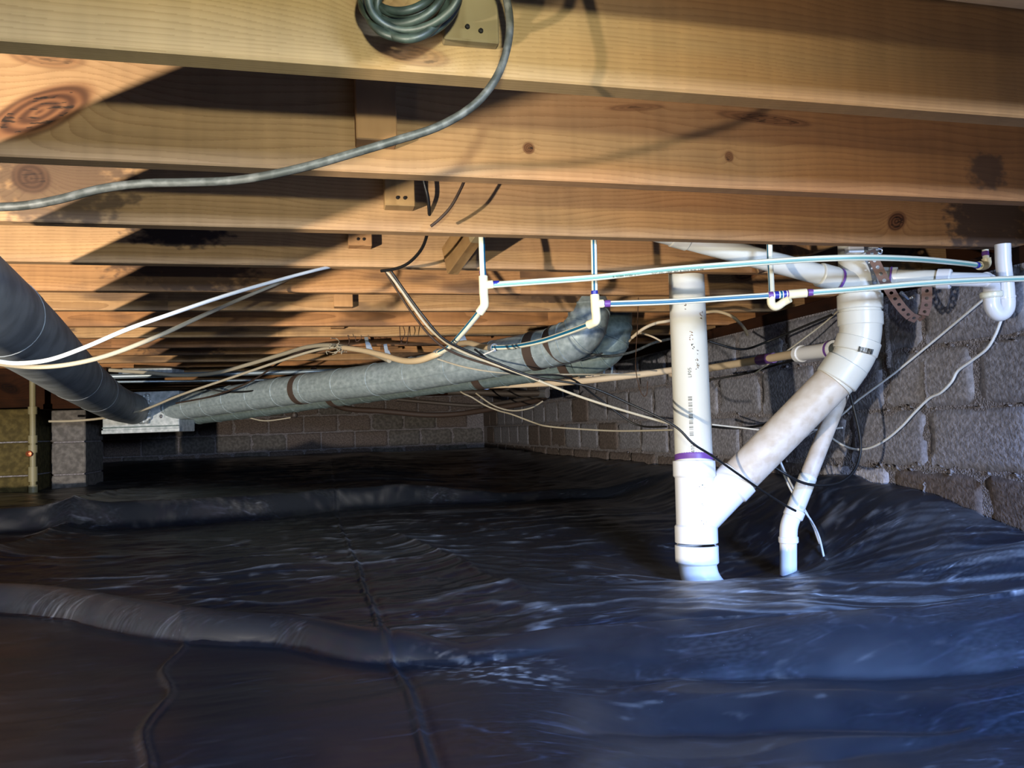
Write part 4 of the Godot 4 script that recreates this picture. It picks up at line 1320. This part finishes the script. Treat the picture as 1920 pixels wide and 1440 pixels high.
	part("hose", tube(smooth(pathz([828, 660, 2.34, 812, 667, 2.36, 785, 676, 2.45, 755, 676, 2.6, 715, 665, 2.8, 680, 657, 3.0, 645, 652, 3.2]), 6), 0.0105, 14), M.poly_hose, t3)
	part("clamp", lathe(P(824, 661, 2.345), P(815, 666, 2.36), [0.0, 0.01, 0.0, 0.0135, 0.016, 0.0135, 0.017, 0.01], 16), M.zinc_strap, t3)
	var t4 := thing("water_hose", "beige flexible hose leading away left from the lower line's slanting end", "hose", P(925, 652, 2.55))
	part("hose", tube(smooth(pathz([926, 652, 2.55, 905, 650, 2.7, 880, 643, 2.9, 862, 644, 3.1]), 6), 0.0105, 14), M.poly_hose, t4)
	part("clamp", lathe(P(927, 652, 2.54), P(918, 652, 2.58), [0.0, 0.01, 0.0, 0.014, 0.03, 0.014, 0.031, 0.01], 16), M.zinc_strap, t4)
	part("clamp_tail", tube([P(928, 656, 2.52), P(902, 667, 2.6)], 0.0028, 8), M.pvc_white, t4)


# ---------------------------------------------------------------- pipes in the middle distance
func build_far_pipes() -> void:
	var t := thing("conduit_pipe", "pinkish beige pipe under the ducts, from a white plug to behind the tall stack", "pipe", P(830, 725, 4.0))
	part("pipe", tube(smooth(pathz([826, 726, 4.1, 850, 724, 4.08, 950, 722, 3.95, 1060, 717, 3.8, 1160, 707, 3.65, 1262, 694, 3.5]), 6), 0.0155, 16), M.conduit, t)
	part("plug", tube([P(803, 727, 4.15), P(822, 726, 4.1)], 0.009, 10), M.pvc_white, t)
	part("taper", tube([P(818, 727, 4.11), P(850, 724, 4.08)], [0.004, 0.0155], 14), M.conduit, t)
	# thin white pipe lying along it, with short fittings
	var t2 := thing("water_pipe", "thin white pipe with pinkish fittings lying behind the beige pipe", "pipe", P(1000, 706, 3.9))
	part("pipe", tube(smooth(pathz([985, 703, 3.95, 1090, 704, 3.85, 1180, 701, 3.7, 1262, 698, 3.6]), 4), 0.006, 10), M.pvc_white, t2)
	for e in [[1075, 1085], [1100, 1112], [1114, 1127], [1130, 1142]]:
		part("fitting", tube([P(e[0], 706, 3.78), P(e[1], 705.5, 3.76)], 0.011, 12), M.conduit, t2)
	for e in [[1132, 684, 703], [1147, 674, 702]]:
		part("riser", tube([P(e[0], e[2], 3.76), P(e[0] + 1, e[1], 3.78)], 0.0065, 10), M.galv_pipe, t2)
	# brown pipes bundled on the far side
	var list := [
		[[588, 690, 5.29, 600, 735, 5.4, 640, 764, 5.6, 720, 771, 5.6, 800, 778, 5.6, 860, 776, 5.6, 920, 767, 5.5, 985, 756, 5.4, 1022, 746, 5.3], 0.020, "brown_cable", "thick brown pipe sagging lowest below the ducts, towards the shiny cap"],
		[[745, 749, 5.4, 800, 754, 5.4, 860, 759, 5.4, 900, 760, 5.4, 960, 752, 5.3, 1015, 742, 5.2], 0.014, "iron_pipe", "black pipe bowing just under the lower round duct"],
		[[840, 735, 5.2, 900, 736, 5.2, 960, 738, 5.15, 1022, 737, 5.1], 0.022, "iron_pipe", "short dark pipe ending in the shiny silver cap"],
	]
	for e in list:
		solo("iron_pipe", tube(smooth(pathz(e[0]), 6), e[1], 12), M[e[2]], e[3], "pipe")
	solo("flared_fitting", lathe(P(1000, 738, 5.15), P(1030, 737, 5.08), [0.0, 0.022, 0.01, 0.026, 0.06, 0.03, 0.11, 0.034, 0.115, 0.0], 18), M.chrome, "shiny silver cap on the dark pipe below the ducts", "fitting")
	# dark pipe over the ducts, by the elbows
	solo("iron_pipe", tube(smooth(pathz([1105, 664, 3.3, 1140, 668, 3.3, 1185, 660, 3.35, 1225, 643, 3.4, 1258, 635, 3.45]), 6), 0.006, 10), M.grey_cable, "grey-black pipe curving right from under the duct elbows to the stack", "pipe")
	solo("hanging_bulb", join([lathe(P(552, 766, 5.0), P(552, 786, 5.0), [0.0, 0.006, 0.01, 0.013, 0.03, 0.013, 0.032, 0.02, 0.05, 0.021, 0.06, 0.014, 0.064, 0.0], 16)]), M.iron_pipe, "small dark bulb socket hanging just below the round ducts", "bulb socket")
	# galvanised hanger straps from the joists
	for e in [[686, 630, 692, 662, 4.1, "left"], [722, 645, 728, 676, 4.1, "right"], [860, 606, 866, 640, 3.9, "third"]]:
		var a := P(e[0], e[1], e[4])
		var b := P(e[2], e[3], e[4])
		var lab := "short silver hanger strap %s" % {"left": "beside the cream hose, the one farthest from the stacks", "right": "just above where the hose meets the duct", "third": "half hidden behind the slanting blue-striped pipe"}[e[5]]
		solo("hanger_strap", join([box(Vector3(a.distance_to(b), 0.020, 0.0015), 0.0004, xf_along(a, b, Vector3.BACK) * Transform3D(Basis(Vector3.RIGHT, PI / 2), Vector3.ZERO)), box(Vector3(a.distance_to(b) * 0.7, 0.016, 0.0015), 0.0004, xf_along(a.lerp(b, 0.4) + Vector3(0.006, 0, 0), b + Vector3(0.022, -0.008, 0), Vector3.BACK) * Transform3D(Basis(Vector3.RIGHT, PI / 2), Vector3.ZERO))]), M.zinc_strap, lab, "strap")


# ---------------------------------------------------------------- cables
func cable(called: String, pts: Array, r: float, mat: String, label: String, category := "cable", group := "") -> void:
	var sm := smooth(pts, 8)
	solo(called, tube(sm, r, 10), M[mat], label, category, group)

func build_cables() -> void:
	# the coil in front of the nearest joist and the loop that hangs from it
	var coil := thing("cable_coil", "coil of thick greenish cable hung on the nearest joist beside the wood block", "cable coil", P(765, 20, 0.93))
	for k in 9:
		var pts := []
		var rx := 76.0 + 13.0 * sin(k * 2.1)
		var ry := 62.0 + 13.0 * cos(k * 1.7)
		for i in 25:
			var a := TAU * i / 24.0
			pts.append(P(766 + 12 * sin(k * 1.9) + rx * cos(a), -40 + 5.5 * k + ry * sin(a) - 0.14 * rx * cos(a), 0.938 - 0.009 * (k % 5) + 0.012 * sin(a * 2.0 + k)))
		part("loop", tube(smooth(pts, 3), 0.0050, 12), M.green_cable, coil)
	cable("cable", pathz([938, -40, 0.93, 950, 0, 0.93, 956, 50, 0.925, 947, 105, 0.91, 925, 155, 0.90, 885, 200, 0.895, 820, 238, 0.89, 740, 264, 0.885, 660, 288, 0.88, 580, 311, 0.875, 500, 329, 0.87, 430, 339, 0.87, 350, 342, 0.865, 270, 344, 0.86, 190, 354, 0.855, 110, 374, 0.85, 40, 386, 0.85, -40, 389, 0.85]), 0.0048, "grey_cable", "thick grey cable swooping from the coil across the joists to the edge of the picture")
	# black wire dropping between joists and turning along
	cable("cable", pathz([788, 218, 1.74, 791, 290, 1.76, 793, 330, 1.78, 803, 375, 1.80, 804, 420, 1.85, 793, 462, 1.95, 770, 490, 2.02, 745, 503, 2.06, 715, 508, 2.1]), 0.0042, "black_cable", "black cable curling down past the grey loop to the joist where the wires hang")
	cable("cable", pathz([886, 215, 1.72, 880, 285, 1.72, 873, 330, 1.72, 862, 358, 1.72, 845, 388, 1.72, 825, 410, 1.73, 808, 424, 1.74]), 0.0035, "brown_cable", "short brown cable slanting down beside the black one")
	# bundle falling from the joist towards the tall stack
	cable("cable", pathz([725, 508, 2.1, 748, 538, 2.1, 776, 578, 2.1, 806, 616, 2.12, 845, 648, 2.15, 900, 673, 2.18, 985, 704, 2.2, 1080, 741, 2.2, 1170, 770, 2.2, 1262, 796, 2.2]), 0.0038, "dusty_cable", "pale cable of the bundle sagging across the duct to the tall stack")
	cable("cable", pathz([722, 508, 2.12, 745, 545, 2.12, 775, 590, 2.13, 805, 628, 2.15, 838, 655, 2.17, 890, 676, 2.2, 960, 695, 2.2, 1010, 712, 2.2]), 0.0034, "brown_cable", "brown cable lowest in the bundle where it crosses the slanting water pipe")
	cable("cable", pathz([733, 508, 2.1, 762, 550, 2.1, 795, 594, 2.1, 830, 634, 2.12, 870, 655, 2.15, 930, 680, 2.18, 1000, 706, 2.2, 1100, 724, 2.2, 1180, 757, 2.2, 1262, 797, 2.17, 1300, 832, 2.16, 1340, 858, 2.2, 1420, 914, 2.3, 1470, 946, 2.35, 1492, 958, 2.37]), 0.0036, "black_cable", "long black cable crossing in front of the tall stack down to the slim drain")
	cable("cable", pathz([890, 655, 2.4, 960, 700, 2.5, 1060, 706, 2.6, 1120, 745, 2.7, 1190, 795, 2.7, 1250, 800, 2.6]), 0.0034, "black_cable", "black cable crossing under the pale one before the stack")
	cable("cable", pathz([820, 673, 3.0, 870, 688, 3.0, 930, 698, 3.0, 1000, 702, 3.1, 1100, 702, 3.2, 1200, 703, 3.3]), 0.0034, "dusty_cable", "thin pale cable lying along the front round duct")
	# white cables on the left
	cable("cable", pathz([-60, 668, 1.55, 0, 678, 1.58, 40, 681, 1.6, 95, 674, 1.6, 160, 651, 1.6, 240, 617, 1.6, 320, 589, 1.65, 430, 552, 1.8, 530, 523, 2.0, 590, 507, 2.12, 640, 494, 2.24, 690, 470, 2.33]), 0.0045, "white_cable", "upper white cable draped over the dark duct and up to the joists")
	cable("cable", pathz([-60, 672, 1.57, 0, 682, 1.62, 60, 688, 1.66, 125, 684, 1.68, 200, 667, 1.7, 290, 633, 1.75, 380, 592, 1.95, 450, 561, 2.25, 520, 532, 2.44, 560, 514, 2.56, 600, 500, 2.62]), 0.0052, "dusty_cable", "lower dusty cable draped over the dark duct beneath the white one")
	cable("cable", pathz([92, 790, 4.4, 140, 789, 4.4, 200, 783, 4.4, 270, 768, 4.35, 340, 740, 4.2, 440, 706, 4.0, 540, 672, 3.8, 600, 655, 3.7, 650, 650, 3.6]), 0.0068, "dusty_cable", "taut pale cable passing in front of the sheet-metal box")
	cable("cable", pathz([205, 694, 4.6, 280, 699, 4.6, 340, 704, 4.6, 400, 700, 4.5, 460, 685, 4.4, 530, 664, 4.2, 580, 650, 4.0, 630, 648, 3.8, 690, 660, 3.6, 730, 676, 3.4]), 0.011, "dusty_cable", "thick dusty cable looping under the far joists above the conduit")
	cable("cable", pathz([330, 756, 4.5, 400, 742, 4.4, 470, 715, 4.3, 540, 670, 4.1, 585, 652, 4.0]), 0.0048, "brown_cable", "brown cable rising off the round duct towards the wire tangle")
	cable("cable", pathz([380, 728, 4.5, 430, 735, 4.5, 480, 732, 4.45, 520, 720, 4.4, 550, 705, 4.4]), 0.0052, "black_cable", "black cable sagging on top of the round duct near the box")
	cable("cable", pathz([445, 776, 5.0, 470, 784, 5.0, 500, 789, 5.0, 545, 783, 5.0]), 0.004, "dusty_cable", "pale wire under the duct leading to the dark bulb socket")
	# right-hand side
	cable("cable", pathz([1652, 520, 2.42, 1648, 600, 2.42, 1642, 655, 2.42, 1622, 700, 2.43, 1600, 728, 2.45, 1585, 742, 2.47]), 0.0045, "black_cable", "black cable hugging the wall side of the angled elbow")
	cable("cable", pathz([1592, 732, 2.5, 1602, 770, 2.5, 1612, 815, 2.5, 1613, 850, 2.5, 1601, 883, 2.48, 1575, 904, 2.45, 1540, 910, 2.42, 1505, 905, 2.4, 1470, 887, 2.38, 1440, 868, 2.4, 1415, 850, 2.45]), 0.0044, "black_cable", "black cable looping in front of the slim drain beside the wall")
	var wall_white := []
	for e in [[1877, 600], [1866, 628], [1850, 654], [1822, 676], [1796, 695], [1784, 716], [1764, 736], [1742, 747], [1716, 772], [1690, 800], [1660, 825], [1630, 840], [1600, 842], [1575, 832], [1552, 816]]: wall_white.append(on_wall(e[0], e[1], 0.03))
	cable("cable", wall_white, 0.0046, "white_cable", "white cable hanging in a curve from under the trap along the wall")
	var w2 := []
	for e in [[1845, 560], [1800, 598], [1740, 648], [1680, 697], [1640, 727], [1605, 753], [1575, 780], [1520, 812], [1480, 838]]: w2.append(on_wall(e[0], e[1], 0.03))
	cable("cable", w2, 0.0042, "white_cable", "straight white cable slanting down the wall from the trap's nut")
	cable("cable", pathz([1455, 845, 2.6, 1466, 872, 2.6, 1482, 905, 2.6, 1503, 945, 2.62, 1524, 985, 2.6, 1538, 1022, 2.5, 1560, 1072, 2.4, 1570, 1090, 2.38]), 0.0036, "white_cable", "white wire behind the slim drain, the straighter of the crossing pair")
	cable("cable", pathz([1460, 850, 2.65, 1470, 890, 2.65, 1492, 935, 2.62, 1520, 975, 2.6, 1535, 1005, 2.5, 1545, 1045, 2.42, 1557, 1082, 2.4]), 0.0036, "white_cable", "white wire behind the slim drain, crossing over its partner")
	cable("cable", pathz([845, 645, 4.29, 850, 700, 4.33, 862, 732, 4.4, 885, 745, 4.4, 910, 760, 4.35, 935, 770, 4.3, 960, 777, 4.2, 1000, 792, 4.1, 1025, 799, 4.0, 1080, 804, 3.9, 1160, 808, 3.7, 1262, 806, 3.5]), 0.0045, "dusty_cable", "thin pale wire drooping below the pipes in front of the far corner")
	cable("cable", pathz([892, 737, 4.8, 925, 760, 4.8, 960, 770, 4.8, 995, 765, 4.8, 1018, 752, 4.8]), 0.005, "dusty_cable", "short pale wire bowing beneath the shiny cap")
	cable("cable", pathz([1335, 800, 3.4, 1380, 803, 3.4, 1430, 797, 3.3, 1480, 780, 3.2, 1520, 765, 3.1]), 0.0055, "black_cable", "black cable across the wall between the tall stack and the sloping pipe")
	cable("cable", pathz([1335, 796, 3.3, 1390, 802, 3.3, 1450, 808, 3.2, 1530, 806, 3.0, 1580, 802, 2.9]), 0.0038, "white_cable", "thin white cable crossing the wall behind the sloping pipe")
	cable("cable", pathz([1030, 690, 3.1, 1090, 675, 3.1, 1130, 662, 3.1]), 0.0034, "black_cable", "thin black wire rising over the ducts by the elbows")
	cable("cable", pathz([1240, 640, 3.2, 1220, 630, 3.2, 1195, 625, 3.3, 1180, 640, 3.4]), 0.004, "poly_hose", "loose cream wire end curling by the tall stack")
	cable("cable", pathz([1293, 581, 3.304, 1276, 592, 3.2, 1256, 601, 3.1, 1230, 606, 3.1, 1207, 616, 3.1, 1185, 633, 3.15]), 0.0065, "poly_hose", "cream hose reaching the tall stack below the lower water pipe")
	cable("cable", pathz([1296, 581, 3.306, 1306, 583, 3.2, 1318, 586, 3.1, 1345, 584, 3.1, 1372, 593, 3.1, 1392, 611, 3.1, 1402, 628, 3.12]), 0.0065, "poly_hose", "cream hose arching down on the far side of the tall stack")
	cable("cable", pathz([1330, 640, 3.0, 1390, 655, 3.0, 1440, 640, 3.0, 1500, 615, 2.9, 1560, 590, 2.8]), 0.0045, "black_cable", "black cable bundle's upper strand running to the angled elbow")
	cable("cable", pathz([1330, 712, 3.4, 1400, 700, 3.3, 1460, 683, 3.1, 1520, 668, 2.9]), 0.0045, "black_cable", "black cable lying just under the thin white drain pipe")
	cable("cable", pathz([1415, 700, 3.0, 1480, 655, 2.9, 1540, 610, 2.85, 1575, 580, 2.8]), 0.003, "dusty_cable", "thin pale wire rising steeply behind the angled elbow")
	# wires dangling among the far joists
	var d := [[749, 608, 752, 640, 762, 644, 767, 612], [755, 610, 759, 625, 752, 642, 753, 645], [652, 628, 655, 640, 650, 655, 648, 660], [666, 630, 668, 640, 676, 636, 679, 630]]
	var txt := ["left strand of the wire loop under a far joist", "middle strand of the wire loop under a far joist", "brown wire tail above the tangle, nearest the white cables", "small brown wire hook above the tangle"]
	for k in d.size():
		cable("thin_wire", path(d[k], 3.7, 3.7), 0.002, "thin_wire", txt[k], "wire")
	cable("thin_wire", pathz([1197, 558, 2.9, 1196, 585, 2.9, 1195, 620, 2.9, 1193, 650, 2.9, 1192, 690, 2.9, 1198, 725, 2.9, 1206, 742, 2.9, 1213, 738, 2.9, 1214, 715, 2.9]), 0.0016, "thin_wire", "hair-thin wire hanging in a hook left of the tall stack", "wire")
	# tangle of thin wire ends
	var tg := thing("wire_tangle", "tangle of thin wire ends where the pale cables meet", "wires", P(640, 652, 3.6))
	var r := RandomNumberGenerator.new()
	r.seed = 3
	for k in 9:
		var pts := []
		var c := Vector2(638, 654)
		for i in 5:
			pts.append(P(c.x, c.y, 3.58 + r.randf_range(-0.04, 0.04)))
			c += Vector2(r.randf_range(-13, 11), r.randf_range(-9, 9))
		part("wire_end", tube(smooth(pts, 4), 0.002, 6), M.dusty_cable, tg)


# ---------------------------------------------------------------- small things
func perforated(p: Array, w: float, wide: Vector3) -> ArrayMesh:     # a metal band with a row of real round holes
	var v := PackedVector3Array()
	var n := PackedVector3Array()
	var uv := PackedVector2Array()
	var ix := PackedInt32Array()
	for i in p.size() - 1:
		var a: Vector3 = p[i]
		var b: Vector3 = p[i + 1]
		var t := (b - a).normalized()
		var side := (wide - t * wide.dot(t)).normalized()
		var nn := side.cross(t).normalized()
		var l := a.distance_to(b)
		for s in [1.0, -1.0]:
			var q := v.size()
			var c: Vector3 = (a + b) / 2 + nn * 0.0008 * s
			for k in 16:
				var g := TAU * k / 16.0
				var o := Vector2(cos(g), sin(g))
				var e := o / maxf(absf(o.x), absf(o.y))
				v.append(c + t * e.x * l / 2 + side * e.y * w / 2)
				v.append(c + (t * o.x + side * o.y) * w * 0.19)
				for z in 2:
					n.append(nn * s); uv.append(o)
			for k in 16:
				var k2 := (k + 1) % 16
				quad(ix, v, n, q + 2 * k, q + 2 * k2, q + 2 * k2 + 1, q + 2 * k + 1)
	return am(v, n, uv, ix)

func evenly(p: Array, step: float) -> Array:
	var out := [p[0]]
	var left := step
	for i in range(1, p.size()):
		var a: Vector3 = p[i - 1]
		var b: Vector3 = p[i]
		var l := a.distance_to(b)
		while l >= left:
			a = a.lerp(b, left / l)
			l -= left
			out.append(a)
			left = step
		left -= l
	return out

func build_small() -> void:
	var p := smooth(pathz([1632, 470, 2.20, 1645, 500, 2.19, 1663, 535, 2.19, 1685, 570, 2.2, 1708, 594, 2.21, 1724, 598, 2.21, 1734, 585, 2.2, 1738, 560, 2.18, 1737, 527, 2.17]), 6)
	var e := evenly(p, 0.021)
	solo("perforated_strap", perforated(e, 0.027, Vector3(0.55, 0.35, 0.75)), M.brown_strap, "brown perforated metal strap hanging in a loop beside the tee", "strap")
	var p2 := smooth(pathz([1620, 478, 2.2, 1634, 500, 2.215, 1640, 525, 2.23, 1642, 545, 2.235]), 5)
	solo("perforated_strap", perforated(evenly(p2, 0.02), 0.014, Vector3(0.8, 0.1, 0.3)), M.zinc_strap, "narrow silver perforated strap lying against the tee", "strap")
	# scraps of cobweb and paint under the joist, and the bright fittings over the tee
	var t := thing("pipe_hanger", "white plastic hanger pieces above the tee, under the joist", "hanger", P(1620, 468, 2.2))
	part("hanger_plate", box(Vector3(0.045, 0.018, 0.03), 0.002, Transform3D(cam.basis, P(1602, 469, 2.22))), M.pvc_white, t)
	part("hanger_plate", box(Vector3(0.03, 0.010, 0.03), 0.002, Transform3D(cam.basis, P(1641, 465, 2.22))), M.pvc_white, t)
	part("hook", tube(smooth(pathz([1646, 465, 2.2, 1653, 468, 2.2, 1652, 475, 2.2, 1646, 474, 2.2]), 4), 0.003, 8), M.chrome, t)
	solo("nail", tube([P(1690, 549, 2.24), P(1702, 560, 2.26), P(1714, 556, 2.24)], 0.006, 8), M.chrome, "bright bent nail or clip behind the perforated strap", "nail")
